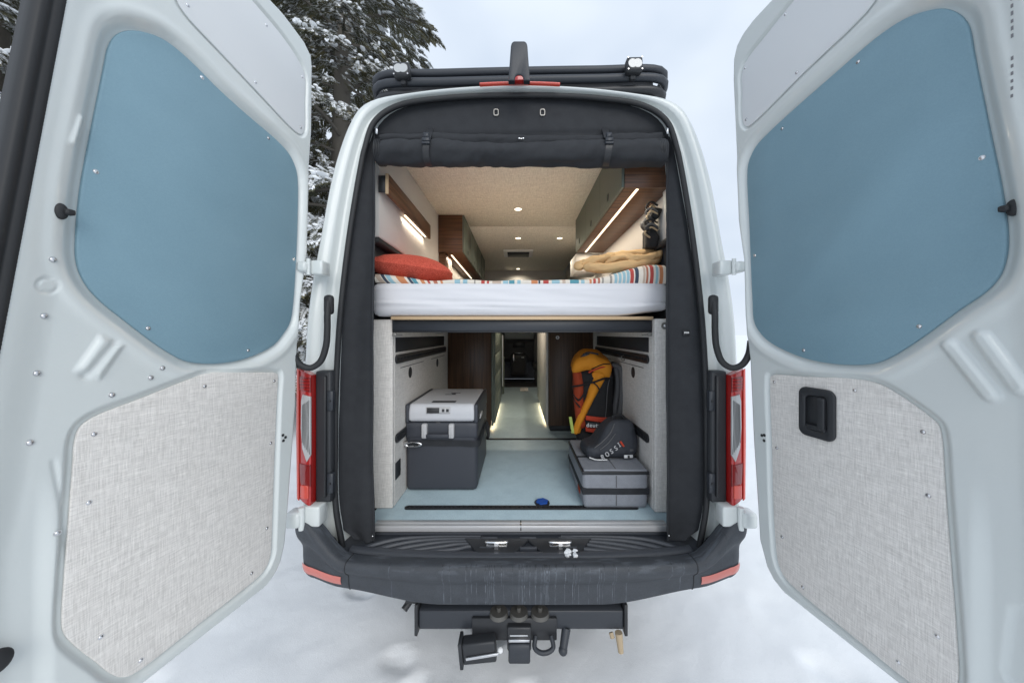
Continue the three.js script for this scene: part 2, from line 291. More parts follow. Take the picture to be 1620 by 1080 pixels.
{
  const between = (t, dz) => fullRing(outerHalf.map((o, i) => { const q = innerHalf[i]; return [lerp(q[0], o[0], t), lerp(q[1], o[1], t), lerp(q[2], o[2], t) + dz]; }));
  const scaled = (h, sx, dy, z) => fullRing(h.map(([x, y]) => [x * sx, Math.min(y + dy, 3), z]));
  const rings = [
    fullRing(innerHalf.map(([x, y]) => [x * 1.0, Math.min(y, 2.9) + 0.01, -0.40])),
    between(-0.06, -0.07), between(-0.02, -0.022), between(0.05, -0.006), between(0.12, -0.012), between(0.22, -0.026), between(0.36, -0.03), between(0.44, -0.024), between(0.49, -0.006), between(0.55, 0.0), between(0.68, 0.004), between(0.84, 0.002), between(0.93, -0.010), between(0.985, -0.032), between(1.0, -0.06),
    fullRing(outerHalf.map(([x, y, z]) => [x * 1.003, y + 0.004, z - 0.12])),
    fullRing(outerHalf.map(([x, y, z]) => [x * 1.004, y + 0.012, -0.7])), scaled(outerHalf, 1.0, 0.012, -4.2),
    fullRing(outerHalf.map(([x, y]) => [x, y > 1.5 ? lerp(1.5, y, 0.85) : y, -4.9])), fullRing(outerHalf.map(([x, y]) => [x * 0.96, y > 1.2 ? lerp(1.2, y, 0.12) : y, -5.9])), fullRing(outerHalf.map(([x, y]) => [x * 0.85, y > 1.0 ? lerp(1.0, y, 0.02) : y, -6.5])), fullRing(outerHalf.map(([x, y]) => [x * 0.4, Math.min(y, 0.95), -6.62]))];
  const n = rings[0].length - 1, m = rings.length - 1;
  const g = grid(n, m, (a, b) => rings[Math.round(b * m)][Math.round(a * n)], null, true);
  mesh('body', boxUVKeep(g), M.paint, van);
  const under = bx(-0.95, 0.95, 0.60, 0.64, -6.3, -0.1, 0.01); mesh('underbody', under, M.blackPlastic, van);
  const seal = fullRing(innerHalf.map(([x, y, z]) => [x * 0.992, y - (y > 2.6 ? 0.008 : 0), z + 0.004]));
  const bottom = []; for (let k = 1; k < 10; k++) bottom.push([0.845 - 1.69 * k / 10, 0.655, 0.0]);
  mesh('door_seal', strip(new THREE.TubeGeometry(curve(seal), 320, 0.0135, 8)), M.rubber, van);
}
function boxUVKeep(g) { const n = g.toNonIndexed(); return boxUV(n); }

// bumper swept round the corners
{
  const path = []; const half = [];
  for (let k = 0; k <= 26; k++) { const x = 0.94 * k / 26; half.push([x, 0.085 - 0.055 * Math.pow(x / 0.94, 3.5)]); }
  for (let k = 1; k <= 10; k++) { const a = k / 10 * Math.PI / 2; half.push([0.94 + 0.088 * Math.sin(a), 0.03 - 0.085 * (1 - Math.cos(a))]); }
  for (let k = 1; k <= 8; k++) half.push([1.028, -0.055 - 0.07 * k]);
  const full = [...half.slice(1).reverse().map(([x, z]) => [-x, z]), ...half];
  const topY = (x) => 0.685 + 0.165 * sm(0.76, 0.99, Math.abs(x)), botY = (x) => 0.490 + 0.052 * sm(0.35, 0.8, Math.abs(x)) + 0.03 * sm(0.8, 1.0, Math.abs(x));
  const prof = [[-0.075, 0.86], [-0.068, 0.96], [-0.06, 0.99], [-0.045, 1.0], [-0.03, 1.0], [-0.012, 0.985], [-0.002, 0.94], [0.004, 0.84], [0.0, 0.70], [-0.016, 0.58], [-0.024, 0.50], [-0.026, 0.30], [-0.03, 0.12], [-0.036, 0.04], [-0.05, 0.0], [-0.12, 0.0]];
  const arc = [0]; for (let i = 1; i < full.length; i++) arc.push(arc[i - 1] + Math.hypot(full[i][0] - full[i - 1][0], full[i][1] - full[i - 1][1]));
  const mid = arc[(full.length - 1) / 2];
  const NP = full.length - 1, NQ = (prof.length - 1) * 4;
  const pc = curve(prof.map(([a, b]) => [a, b, 0]));
  const at = (i, q) => {
    const a = full[Math.max(0, i - 1)], b = full[Math.min(NP, i + 1)], c = full[i]; let nx = -(b[1] - a[1]), nz = (b[0] - a[0]); const l = Math.hypot(nx, nz); nx /= l; nz /= l;
    const P = pc.getPoint(q); const yy = lerp(botY(c[0]), topY(c[0]), P.y); return [c[0] + nx * P.x, yy, c[1] + nz * P.x];
  };
  const g = grid(NP, NQ, (a, b) => at(Math.round(a * NP), b), (a, b) => [(arc[Math.round(a * NP)] - mid) / 2.6 + 0.5, b], true);
  const b = mesh('bumper', g, M.bumper, van);
  for (const s of [-1, 1]) {
    const pts = []; const i0 = full.findIndex(([x]) => x > 0.775), i1 = full.findIndex(([x]) => x > 1.005);
    for (let i = i0; i <= i1; i++) pts.push(i);
    const nrm = (i) => { const a = full[i - 1], b = full[i + 1]; let nx = -(b[1] - a[1]), nz = b[0] - a[0]; const l = Math.hypot(nx, nz); return [nx / l, nz / l]; };
    const r = grid(pts.length - 1, 6, (u, v) => { const i = pts[Math.round(u * (pts.length - 1))], c = full[i], n = nrm(i); const y = lerp(botY(c[0]) + .026, botY(c[0]) + .062 + .004 * u, v), o = -.0235 + .003 * Math.sin(Math.PI * v) - .004 * (1 - v); return [s * (c[0] + n[0] * o), y, c[1] + n[1] * o]; }, null, s < 0);
    mesh('reflector', r, M.reflector, b);
    const seam = []; for (let k = 0; k <= 20; k++) { const q = at(i0 - 1, lerp(0.12, 0.93, k / 20)); seam.push([s * q[0], q[1], q[2] + 0.0005]); }
    mesh('panel_joint', tube(seam, 0.0022, 30, 6), M.rubber, b);
  }
  for (const [x, y] of [[0.19, 0.630], [0.69, 0.585]]) { const cc = strip(new THREE.CylinderGeometry(0.011, 0.012, 0.012, 16).rotateX(Math.PI / 2)); cc.translate(x, y, 0.078 - 0.10 * Math.pow(x / 0.94, 3.2) + (x < 0.5 ? 0.0 : -0.016)); mesh('parking_sensor', cc, M.blackPlastic, b); }
}
// plastic step with ribs, latches and snow crumbs
{
  const s = mesh('entry_step', grid(60, 16, (a, b) => { const x = lerp(-0.86, 0.86, a); const z = lerp(-0.21, 0.055 - 0.075 * Math.pow(Math.abs(x) / 0.86, 3), b); return [x, 0.655 + 0.012 * sm(0.86, 0.96, b) + 0.03 * sm(0.80, 0.86, Math.abs(x)), z]; }, (a, b, q) => [q[0], q[2]], true), M.step, van);
  for (const sd of [-1, 1]) for (let k = 0; k < 5; k++) {   // curved tread ribs
    const pc = curve([[.20, 0, -.172 + .019 * k], [.44 - .075 * k * .6, 0, -.170 + .019 * k], [.60 - .075 * k, 0, -.155 + .019 * k], [.70 - .07 * k, 0, -.115 + .014 * k], [.74 - .066 * k, 0, -.085 + .010 * k]]);
    const r = grid(40, 6, (a, b) => { const p = pc.getPoint(a), t = pc.getTangent(a), w = lerp(.010, .026, a); const q = (b - .5) * w, e = Math.min(b, 1 - b) < .01 ? 0 : 1; return [sd * (p.x - t.z * q), .655 + .009 * e * (Math.abs(b - .5) < .4 ? 1 : .6), p.z + t.x * q]; }, null, sd > 0); mesh('tread_rib', r, M.tread, s);
  }
  mesh('step_ridge', grid(60, 8, (a, b) => { const x = lerp(-.80, .80, a), z0 = -.005 - .05 * Math.pow(Math.abs(x) / .8, 3), q = Math.sin(Math.PI * b); return [x, .656 + .012 * Math.pow(q, .35), lerp(z0 - .05, z0, b)]; }, null, true), M.tread, s); mesh('step_rail', bx(-.8, .8, .655, .668, -.198, -.188, .003), M.tread, s);
  for (const [x, sgn] of [[-0.115, 1], [0.185, -1]]) {
    const trap = new THREE.Shape(); trap.moveTo(-0.16, 0.09); trap.lineTo(0.16, 0.09); trap.lineTo(0.075, -0.035); trap.lineTo(-0.075, -0.035);
    const tg = extrude(trap, 0.012, 0.004, 2); tg.rotateX(-Math.PI / 2); tg.translate(x, 0.6555, -0.055); mesh('latch_plinth', tg, M.blackPlastic, s);
    const lp = mesh('latch_striker', [tube([[x - .045, .682, -.088], [x - .05, .690, -.075], [x - .025, .692, -.07], [x + .025, .692, -.07], [x + .05, .690, -.075], [x + .045, .682, -.088]], 0.007, 30, 8), bx(x - .012, x + .012, .667, .690, -.062, -.052, .003), bx(x - .05, x + .05, .667, .674, -.1, -.075, .003)], M.chrome, s);
  }
  for (let k = -1; k <= 1; k++) for (const z of [-.15, -.075]) mesh('tread_bar', bx(k * 0.19 + 0.035 - 0.04, k * 0.19 + 0.035 + 0.04, 0.6552, 0.668, z - .006, z + .006, 0.002), M.tread, s);
  const crumbs = []; for (let k = 0; k < 16; k++) { const q = softBox(0.016, 0.012, 0.016, 0.005, [3, 3, 3]); q.scale(0.4 + rnd(), 0.5 + rnd() * 0.8, 0.4 + rnd()); q.rotateY(rnd() * 3); q.translate(0.228 + (rnd() - .5) * .05, 0.672 + 0.004 * rnd(), -0.02 + (rnd() - .5) * .05); crumbs.push(q); } mesh('snow_crumbs', crumbs, M.snow, s);
}
// interior lining of the van
{
  mesh('interior_floor', bx(-0.80, 0.80, 0.64, 0.70, -4.6, -0.205, 0.002), M.floor, van);
  mesh('cab_floor', bx(-0.95, 0.95, 0.60, 0.66, -6.0, -4.6, 0.002), M.cabDark, van);
  mesh('sill_plate', [bx(-0.745, 0.745, 0.672, 0.7035, -0.207, -0.185, 0.004), bx(-0.745, 0.745, 0.7003, 0.7035, -0.24, -0.2075, 0.001)], M.sill, van);
  mesh('sill_joint', bx(-0.003, 0.003, 0.68, 0.7045, -0.238, -0.1845, 0.001), M.chrome, van);
  mesh('ceiling_panel', [bx(-0.80, 0.80, 2.79, 2.83, -2.0, -0.30, 0.002), bx(-0.80, 0.80, 2.79, 2.83, -4.45, -2.004, 0.002)], M.ceiling, van);
  mesh('cab_bulkhead', [bx(-0.95, 0.95, 2.55, 2.83, -4.52, -4.46, 0.01), bx(-0.95, 0.95, 2.3, 2.56, -5.0, -4.5, 0.02)], M.wall, van);
  for (const s of [-1, 1]) {
    const X = (a, b) => (s < 0 ? [-b, -a] : [a, b]);
    mesh('wall_panel', bx(...X(s < 0 ? 0.768 : 0.83, 0.86), 2.20, 2.80, -4.46, -0.32, 0.004), M.wall, van);
    mesh('window_recess', bx(...X(0.825, 0.865), 1.70, 2.199, -4.46, -0.32, 0.004), M.blackPlastic, van);
    mesh('window_trim', bx(...X(s < 0 ? 0.775 : 0.80, 0.835), 2.17, 2.1985, -4.4, -0.33, 0.004), M.rubber, van);
    mesh('lower_lining', bx(...X(0.84, 0.88), 0.66, 1.70, -4.46, -0.42, 0.004), M.blackPlastic, van);
  }
  const L = new THREE.Group();
  for (const [x, z] of [[-0.015, -1.5], [-0.015, -2.41], [0.47, -2.41], [-0.015, -3.25], [-0.015, -4.25]]) {
    const ring = strip(new THREE.TorusGeometry(0.034, 0.005, 8, 24).rotateX(Math.PI / 2)); ring.translate(x, 2.789, z);
    const c = mesh('ceiling_light', ring, M.alu, van);
    const disc = strip(new THREE.CylinderGeometry(0.030, 0.030, 0.004, 20)); disc.translate(x, 2.786, z); mesh('lens', disc, M.led2, c);
    const l = new THREE.SpotLight(lin(1, 0.88, 0.70), z < -3 ? 1.2 : 2.4, 0, 1.35, 0.6, 2); l.position.set(x, 2.778, z); l.target.position.set(x, 0, z); l.castShadow = true; l.shadow.radius = 1.5; scene.add(l, l.target);
  }
  const v = mesh('roof_vent', [bx(-0.215, 0.19, 2.765, 2.789, -3.30, -2.93, 0.01)], M.white, van); mesh('vent_opening', bx(-0.16, 0.135, 2.758, 2.764, -3.25, -2.98, 0.004), M.blackPlastic, v);
  // cargo track across the floor, seam and round socket
  const t = lTrack(1.30, 0.036, 0.007); t.rotateX(-Math.PI / 2); t.translate(0.005, 0.7015, -0.362); mesh('floor_track', t, M.blackMetal, van);
  mesh('floor_seam', bx(-0.30, 0.74, 0.7005, 0.706, -1.60, -1.565, 0.002), M.blackMetal, van);
  const sock = strip(new THREE.CylinderGeometry(0.042, 0.044, 0.006, 32)); sock.translate(0.124, 0.7045, -0.42); const sk = mesh('floor_socket', sock, M.blackMetal, van);
  const cap = extrude((() => { const q = new THREE.Shape(); for (let k = 0; k < 40; k++) { const a = k / 40 * Math.PI * 2, r = 0.033 + 0.003 * Math.sin(a * 6); k ? q.lineTo(r * Math.cos(a), r * Math.sin(a)) : q.moveTo(r, 0); } return q; })(), 0.006, 0.001, 1); cap.rotateX(-Math.PI / 2); cap.translate(0.124, 0.7078, -0.42); mesh('socket_cap', cap, M.blue, sk);
}
// tail lights, hinges, conduits, brake light
for (const s of [-1, 1]) {
  const P = (x) => s * x;
  const lensShape = shapeOf([[P(.940), 1.485], [P(.975), 1.50], [P(1.008), 1.512], [P(1.012), 1.2], [P(1.008), .93], [P(.985), .915], [P(.942), .895], [P(.940), 1.2]]);
  const bend = (g, k = 1) => { const p = g.attributes.position; for (let i = 0; i < p.count; i++) { const x = Math.abs(p.getX(i)); p.setZ(i, p.getZ(i) - 1.4 * Math.pow(Math.max(0, x - 0.955), 1.5) * k); } g.computeVertexNormals(); return g; };
  const body = mesh('tail_light', bend(toDense(extrude(lensShape, 0.05, 0.008, 3))).translate(0, 0, -0.045), M.red, van);
  const clear = toDense(extrude(shapeOf([[P(.938), 1.39], [P(.975), 1.40], [P(.984), 1.37], [P(.986), 1.25], [P(.978), 1.16], [P(.955), 1.10], [P(.938), 1.13]]), 0.012, 0.003, 2)); mesh('clear_lens', bend(clear).translate(0, 0, 0.0), M.lensClear, body);
  for (let k = 0; k < 6; k++) { const a = 0.943 + k * 0.006; mesh('lens_line', bend(tube([[P(a), 1.375 - k * .004, .013], [P(a + .003), 1.25, .013], [P(a - .003 + k * .0012), 1.135 + k * .01, .013]], 0.0014, 12, 5)), M.packGrey, body); }
  for (const [y0, y1] of [[1.41, 1.48], [.99, 1.09]]) { const q = toDense(extrude(shapeOf([[P(.939), y0], [P(.99), y0 + .01], [P(.995), y1], [P(.939), y1 - .005]]), 0.01, 0.002, 1)); mesh('inner_lens', bend(q).translate(0, 0, 0.0005), M.darkRed, body); }
  for (let k = 0; k < 4; k++) { const q = toDense(bx(Math.min(P(.94), P(.992)), Math.max(P(.94), P(.992)), 1.42 + k * .014, 1.426 + k * .014, .0108, .0128, .0008)); mesh('reflex_bar', bend(q), M.red, body); }
  { const bl = softBox(.04, .06, .012, .005, [4, 4, 3]); bl.translate(P(.966), .965, .009); mesh('bulb_reflector', bend(bl), M.brightRed, body); }
  mesh('side_lens', bend(toDense(extrude(shapeOf([[P(.998), 1.508], [P(1.011), 1.514], [P(1.015), 1.2], [P(1.011), .928], [P(.998), .922]]), .010, .003, 2))).translate(0, 0, .002), M.brightRed, body);
  const hx = [P(.868), P(.940)].sort((a, b) => a - b);
  const house = mesh('lamp_housing', [bx(hx[0], hx[1], .90, 1.50, -.09, -.028, .008)], M.blackPlastic, van);
  const stx = [P(.884), P(.896)].sort((a, b) => a - b); mesh('housing_rib', bx(stx[0], stx[1], .93, 1.48, -.028, -.012, .003), M.blackMetal, house);
  for (const y of [1.36, .985]) { const ex = [P(.856), P(.884)].sort((a, b) => a - b); mesh('housing_tab', bx(ex[0], ex[1], y - .04, y + .05, -.045, -.020, .004), M.step, house); const b = strip(new THREE.CylinderGeometry(.005, .005, .006, 10).rotateX(Math.PI / 2)); b.translate(P(.868), y + .005, -.018); mesh('bolt', b, M.rubber, house); }
  // hinges: knuckle, body leaf, door arm
  for (const [y, big] of [[.858, 1], [1.965, 0.72]]) {
    const x0 = big === 1 ? .955 : .925, hh = 0.045 * big;
    const a = [P(x0 - .06 * big), P(x0 + .012)].sort((p, q) => p - q), c = [P(x0 + .01), P(x0 + .075 * big)].sort((p, q) => p - q);
    const h = mesh('hinge', [bx(a[0], a[1], y - hh, y + hh, -.05, .018, .008), bx(c[0], c[1], y - hh * .82, y + hh * .7, -.02, .05, .014)], M.paint, van);
    mesh('hinge_pin', [cylBetween([P(x0 + .012), y - hh * 1.1, .026], [P(x0 + .012), y + hh * 1.1, .026], .012 * big, .012 * big, 14)], M.paint, h);
  }
  mesh('cable_conduit', [tube([[P(.862), 1.815, .005], [P(.857), 1.75, .02], [P(.856), 1.69, .022], [P(.862), 1.61, .024], [P(.885), 1.545, .03], [P(.92), 1.522, .04], [P(.955), 1.535, .05], [P(.978), 1.58, .06], [P(.985), 1.64, .065]], 0.0135, 60, 10), softBox(.042, .09, .035, .016, [5, 5, 5]).translate(P(.862), 1.80, -.002)], M.rubber, van);
}
function toDense(g) { let n = g.index ? g.toNonIndexed() : g; for (let r = 0; r < 3; r++) n = split(n); return n; }
function split(g) {                                      // splits long triangles so that a bend stays smooth
  const p = g.attributes.position, out = [], V = (i) => new THREE.Vector3().fromBufferAttribute(p, i);
  for (let i = 0; i < p.count; i += 3) {
    const t = [V(i), V(i + 1), V(i + 2)], l = [0, 1, 2].map((k) => Math.abs(t[k].x - t[(k + 1) % 3].x)); const k = l.indexOf(Math.max(...l));
    if (l[k] < 0.012) { out.push(...t); continue; }
    const a = t[k], b = t[(k + 1) % 3], c = t[(k + 2) % 3], m = a.clone().add(b).multiplyScalar(0.5); out.push(a, m, c, m, b, c);
  }
  const n = new THREE.BufferGeometry().setFromPoints(out); n.computeVertexNormals(); return boxUV(n);
}
{
  const pts = []; for (let k = 0; k <= 16; k++) { const x = lerp(-.205, .195, k / 16); pts.push([x, 2.921 - 0.16 * x * x, -.178]); }
  mesh('brake_light', grid(16, 8, (a, b) => { const q = pts[Math.round(a * 16)], an = b * Math.PI; return [q[0], q[1] - 0.008 * Math.cos(an), q[2] + 0.016 * Math.sin(an)]; }, null), M.brightRed, van);
  const sh = new THREE.Shape(); sh.moveTo(-.052, 0); sh.lineTo(-.022, 0); sh.quadraticCurveTo(-.020, .026, 0, .026); sh.quadraticCurveTo(.020, .026, .022, 0); sh.lineTo(.052, 0); sh.lineTo(.040, .155); sh.quadraticCurveTo(.038, .178, .022, .18); sh.lineTo(-.022, .18); sh.quadraticCurveTo(-.038, .178, -.040, .155); sh.closePath();
  const g = extrude(sh, .034, .006, 3); g.rotateX(0.06); g.translate(-.0085, 2.888, -.14);
  const br = mesh('camera_bracket', g, M.step, van);
  for (const [x, y] of [[0, .150], [-.024, .088], [.022, .088]]) { const b = strip(new THREE.CylinderGeometry(.008, .008, .008, 6).rotateX(Math.PI / 2)); b.translate(x - .0085, 2.888 + y, -.112 - y * .06 + .008); mesh('bolt', b, M.blackMetal, br); }
  mesh('bracket_foot', [softBox(.104, .024, .04, .008, [4, 4, 4]).translate(-.0085, 2.905, -.13)], M.red, br);
}
// wheels and mudguard outlines below the floor
for (const s of [-1, 1]) for (const z of [-1.55, -5.2]) {
  const ty = strip(new THREE.TorusGeometry(0.27, 0.10, 14, 40).rotateY(Math.PI / 2)); ty.translate(s * 0.86, 0.35, z);
  const w = mesh('wheel', ty, M.tyre, van);
  const rim = strip(new THREE.LatheGeometry([[0.02, -0.05], [0.06, -0.05], [0.08, -0.02], [0.16, -0.03], [0.185, -0.06], [0.19, 0.06]].map(([a, b]) => new THREE.Vector2(a, b)), 28).rotateZ(s * Math.PI / 2)); rim.translate(s * 0.86, 0.35, z); mesh('rim', rim, M.steel, w);
}

// ---------------------------------------------------------------- rear doors
const inPoly = (P, x, y) => { let r = false; for (let i = 0, j = P.length - 1; i < P.length; j = i++) if ((P[i][1] > y) !== (P[j][1] > y) && x < (P[j][0] - P[i][0]) * (y - P[i][1]) / (P[j][1] - P[i][1]) + P[i][0]) r = !r; return r; };
function sd(P, x, y) {
  let d = 1e9; for (let i = 0, j = P.length - 1; i < P.length; j = i++) { const ex = P[j][0] - P[i][0], ey = P[j][1] - P[i][1], wx = x - P[i][0], wy = y - P[i][1], t = clamp((wx * ex + wy * ey) / (ex * ex + ey * ey), 0, 1); d = Math.min(d, Math.hypot(wx - ex * t, wy - ey * t)); }
  return inPoly(P, x, y) ? -d : d;
}
const interp = (T, v) => { if (v <= T[0][0]) return T[0][1]; for (let i = 1; i < T.length; i++) if (v <= T[i][0]) { const t = (v - T[i - 1][0]) / (T[i][0] - T[i - 1][0]); return lerp(T[i - 1][1], T[i][1], t); } return T[T.length - 1][1]; };
const smoothPoly = (P, n) => shapeOf(P, n).getPoints(1).map((q) => [q.x, q.y]);
function makeDoor(side, ang, D) {
  const door = new THREE.Group(); door.name = 'rear_door'; van.add(door);
  door.position.set(side * 0.9525, 0, 0); door.rotation.y = side < 0 ? -(Math.PI / 2 + ang) : -(Math.PI / 2 - ang);
  const fix = (g) => { if (side < 0) { g.applyMatrix4(new THREE.Matrix4().makeScale(1, 1, -1)); flipWinding(g); } return g; };   // local depth counts towards the cabin side
  const part = (name, g, mat) => mesh(name, fix(Array.isArray(g) ? merge(g) : g), mat, door);
  const win = smoothPoly(D.window, 110), low = smoothPoly(D.lower, 90), up = smoothPoly(D.upper, 60);
  const topV = 3.0, botV = 0.675;
  const hw = (u, v) => {
    const dh = u - interp(D.hinge, v), df = D.free(v) - u, dt = topV - v, db = v - botV;
    let w = 0;
    const a = sd(win, u, v); w -= 0.020 * (1 - sm(0.0, D.roll, a));
    w += 0.004 * Math.exp(-Math.pow((a - D.roll - 0.012) / 0.014, 2));
    w -= 0.012 * (1 - sm(0.004, 0.020, sd(low, u, v)));
    w -= 0.010 * (1 - sm(0.003, 0.016, sd(up, u, v)));
    for (const b of D.beads) w += b(u, v);
    w += 0.014 * sm(0.10, 0.02, df) ;
    const e = Math.min(dh, dt, db); w -= 0.030 * Math.pow(1 - clamp(e / 0.022, 0, 1), 2);
    w -= 0.03 * Math.pow(1 - clamp(df / 0.02, 0, 1), 2);
    return w;
  };
  const NU = 230, NV = 460;
  const uAt = (s, v) => lerp(interp(D.hinge, v), D.free(v), s);
  part('inner_panel', boxUV(grid(NU, NV, (a, b) => { const ea = a < 0.5 ? 0.5 * Math.pow(2 * a, 1.12) : 1 - 0.5 * Math.pow(2 * (1 - a), 1.12); const v = lerp(botV, topV, b), u = uAt(ea, v); return [u, v, hw(u, v)]; })), M.paint);
  // outer skin a little larger than the inner pressing, joined by its edge
  const edge = []; for (let k = 0; k <= 40; k++) { const v = lerp(botV - 0.012, topV + 0.014, k / 40); edge.push([interp(D.hinge, clamp(v, botV, topV)) - 0.014, v]); } for (let k = 40; k >= 0; k -= 8) { const v = lerp(botV - 0.012, topV + 0.014, k / 40); edge.push([D.free(v) + 0.004, v]); }
  part('outer_skin', extrude(shapeOf(edge), 0.02, 0.008, 3).translate(0, 0, -0.052), M.paint);
  part('window_cover', extrude(shapeOf(win), 0.012, 0.005, 4).translate(0, 0, -0.0205), M.teal);
  part('lower_trim_panel', extrude(shapeOf(low), 0.007, 0.0025, 3).translate(0, 0, -0.0115), M.linen);
  part('upper_trim_panel', extrude(shapeOf(up), 0.006, 0.002, 3).translate(0, 0, -0.0095), M.upperPanel);
  const screw = (u, v, w, r) => [strip(new THREE.CylinderGeometry(r * 1.25, r * 1.35, 0.0015, 16).rotateX(Math.PI / 2).translate(u, v, w)), strip(new THREE.SphereGeometry(r, 14, 6, 0, Math.PI * 2, 0, Math.PI / 2).rotateX(Math.PI / 2).scale(1, 1, 0.6).translate(u, v, w)), strip(new THREE.CylinderGeometry(r * 0.3, r * 0.3, 0.001, 6).rotateX(Math.PI / 2).translate(u, v, w + r * 0.6))];
  for (const [u, v] of D.panelScrews) { const w = sd(win, u, v) < 0.002 ? -0.0082 : sd(low, u, v) < 0.002 ? -0.0042 : -0.0032; part('screw', screw(u, v, w, 0.0046), M.chrome); }
  for (const [u, v] of D.metalScrews) part('screw', screw(u, v, hw(u, v) + 0.001, 0.0050), M.alu);
  const [bu, bv] = D.stop; const bw = hw(bu, bv);
  part('rubber_stop', [strip(new THREE.SphereGeometry(.019, 16, 12).scale(.62, 1, .42)).translate(bu, bv, bw + .002), softBox(.016, .014, .018, .004, [5, 5, 4]).translate(bu - .008, bv, bw + .011)], M.rubber);
  for (const [u, v] of D.holes) part('drain_hole', strip(new THREE.CylinderGeometry(.0058, .0058, .003, 14).rotateX(Math.PI / 2).translate(u, v, hw(u, v) + .0002)), M.rubber);
  return { door, part, hw, win, low };
}
const capsuleD = (u, v, a, b) => { const ex = b[0] - a[0], ey = b[1] - a[1], t = clamp(((u - a[0]) * ex + (v - a[1]) * ey) / (ex * ex + ey * ey), 0, 1); return Math.hypot(u - a[0] - ex * t, v - a[1] - ey * t); };
const padBump = (P, h, s) => (u, v) => { const d = sd(P, u, v); return h * (1 - sm(-s, 0, d)); };

const freeL = (v) => Math.min(0.885, 0.828 - 0.111 * (v - 1.708));
const doorL = makeDoor(-1, 0.20, {
  roll: 0.031,
  window: [[.597, 2.501], [.559, 2.529], [.515, 2.545], [.458, 2.538], [.365, 2.505], [.255, 2.478], [.15, 2.456], [.091, 2.431], [.06, 2.393], [.047, 2.35], [.047, 2.158], [.057, 1.951], [.069, 1.8], [.085, 1.718], [.121, 1.665], [.16, 1.625], [.255, 1.583], [.345, 1.569], [.423, 1.574], [.467, 1.587], [.507, 1.615], [.545, 1.648], [.606, 1.709], [.648, 1.753], [.671, 1.786], [.686, 1.823], [.692, 1.861], [.692, 1.905], [.685, 2.027], [.665, 2.195], [.642, 2.373], [.636, 2.419], [.622, 2.465]],
  upper: [[.50, 2.74], [.49, 2.69], [.467, 2.665], [.365, 2.631], [.192, 2.576], [.076, 2.541], [.037, 2.543], [.02, 2.572], [.017, 2.70], [.017, 2.812], [.037, 2.847], [.121, 2.889], [.255, 2.915], [.40, 2.935], [.47, 2.925], [.497, 2.88]],
  lower: [[.150, 1.510], [.28, 1.528], [.41, 1.539], [.458, 1.527], [.573, 1.489], [.665, 1.459], [.687, 1.441], [.696, 1.412], [.7, 1.345], [.709, 1.17], [.717, .998], [.715, .959], [.705, .927], [.66, .832], [.636, .782], [.612, .746], [.586, .731], [.42, .735], [.255, .741], [.205, .752], [.18, .79], [.175, .85], [.164, 1.134], [.152, 1.40], [.146, 1.50]],
  hinge: [[.675, .30], [.685, .21], [.70, .165], [.72, .14], [.746, .122], [.80, .106], [.895, .094], [1.1, .076], [1.364, .053], [1.637, .044], [1.817, .027], [2.033, -.004], [2.379, -.015], [2.589, -.032], [2.88, -.036], [2.925, -.030], [2.955, .005], [2.975, .08], [3.0, .2]],
  free: freeL,
  beads: [padBump([[.66, 1.675], [.605, 1.640], [.655, 1.545], [.707, 1.580]], 0.009, 0.018), (u, v) => -0.006 * Math.exp(-Math.pow(capsuleD(u, v, [.632, 1.645], [.680, 1.568]) / 0.010, 2)), (u, v) => -0.003 * Math.exp(-Math.pow((Math.hypot(u - .743, v - 1.781) - .016) / .003, 2)), (u, v) => -0.003 * (sm(.770, .762, u) * 0 + Math.exp(-Math.pow((u - (.735 + (1.39 - v) * -.12)) / .004, 2)) * sm(1.08, 1.12, v) * (1 - sm(1.36, 1.39, v))), (u, v) => -0.012 * sm(.728, .76, u) * (1 - sm(1.12, 1.38, v)), (u, v) => 0.006 * Math.exp(-Math.pow(capsuleD(u, v, [.705, 2.13], [.690, 2.20]) / .006, 2))],
  panelScrews: [[.419, 2.505], [.186, 2.441], [.66, 2.084], [.069, 1.989], [.556, 1.686], [.267, 1.609], [.462, 2.698], [.199, 2.874], [.243, 2.618], [.03, 2.799], [.040, 2.570], [.414, 1.499], [.165, 1.482], [.665, 1.416], [.180, 1.238], [.674, 1.247], [.196, .911], [.257, .778], [.653, .891], [.574, .756]],
  metalScrews: [[.737, 1.842], [.748, 1.711], [.758, 1.581], [.767, 1.427], [.727, 1.202], [.53, 1.570], [.555, 1.545], [.635, 1.510]],
  stop: [.725, 1.958], holes: [[.130, 1.255], [.118, 1.243], [.128, 1.232]],
});
{ // left door: black rubber seal down its free edge
  const sec = [[-.026, .010], [-.025, .015], [-.016, .018], [-.010, .014], [-.006, .013], [.000, .019], [.008, .020], [.014, .016], [.018, .004], [.018, -.03], [.0, -.045]], N = 520;
  doorL.part('edge_seal', grid(sec.length - 1, N, (a, b) => { const v = lerp(.69, 2.985, b), k = Math.round(a * (sec.length - 1)), q = sec[k]; const rib = k > 0 && k < 5 ? 0.0014 * (Math.round(b * N) % 2) : 0; return [freeL(v) + q[0], v, q[1] + rib]; }, (a, b) => [a * .1, b * 2.3]), M.rubber);
  doorL.part('latch', [strip(new THREE.SphereGeometry(.026, 16, 12).scale(1, 1, .35)).translate(.818, .985, .012)], M.rubber);
}
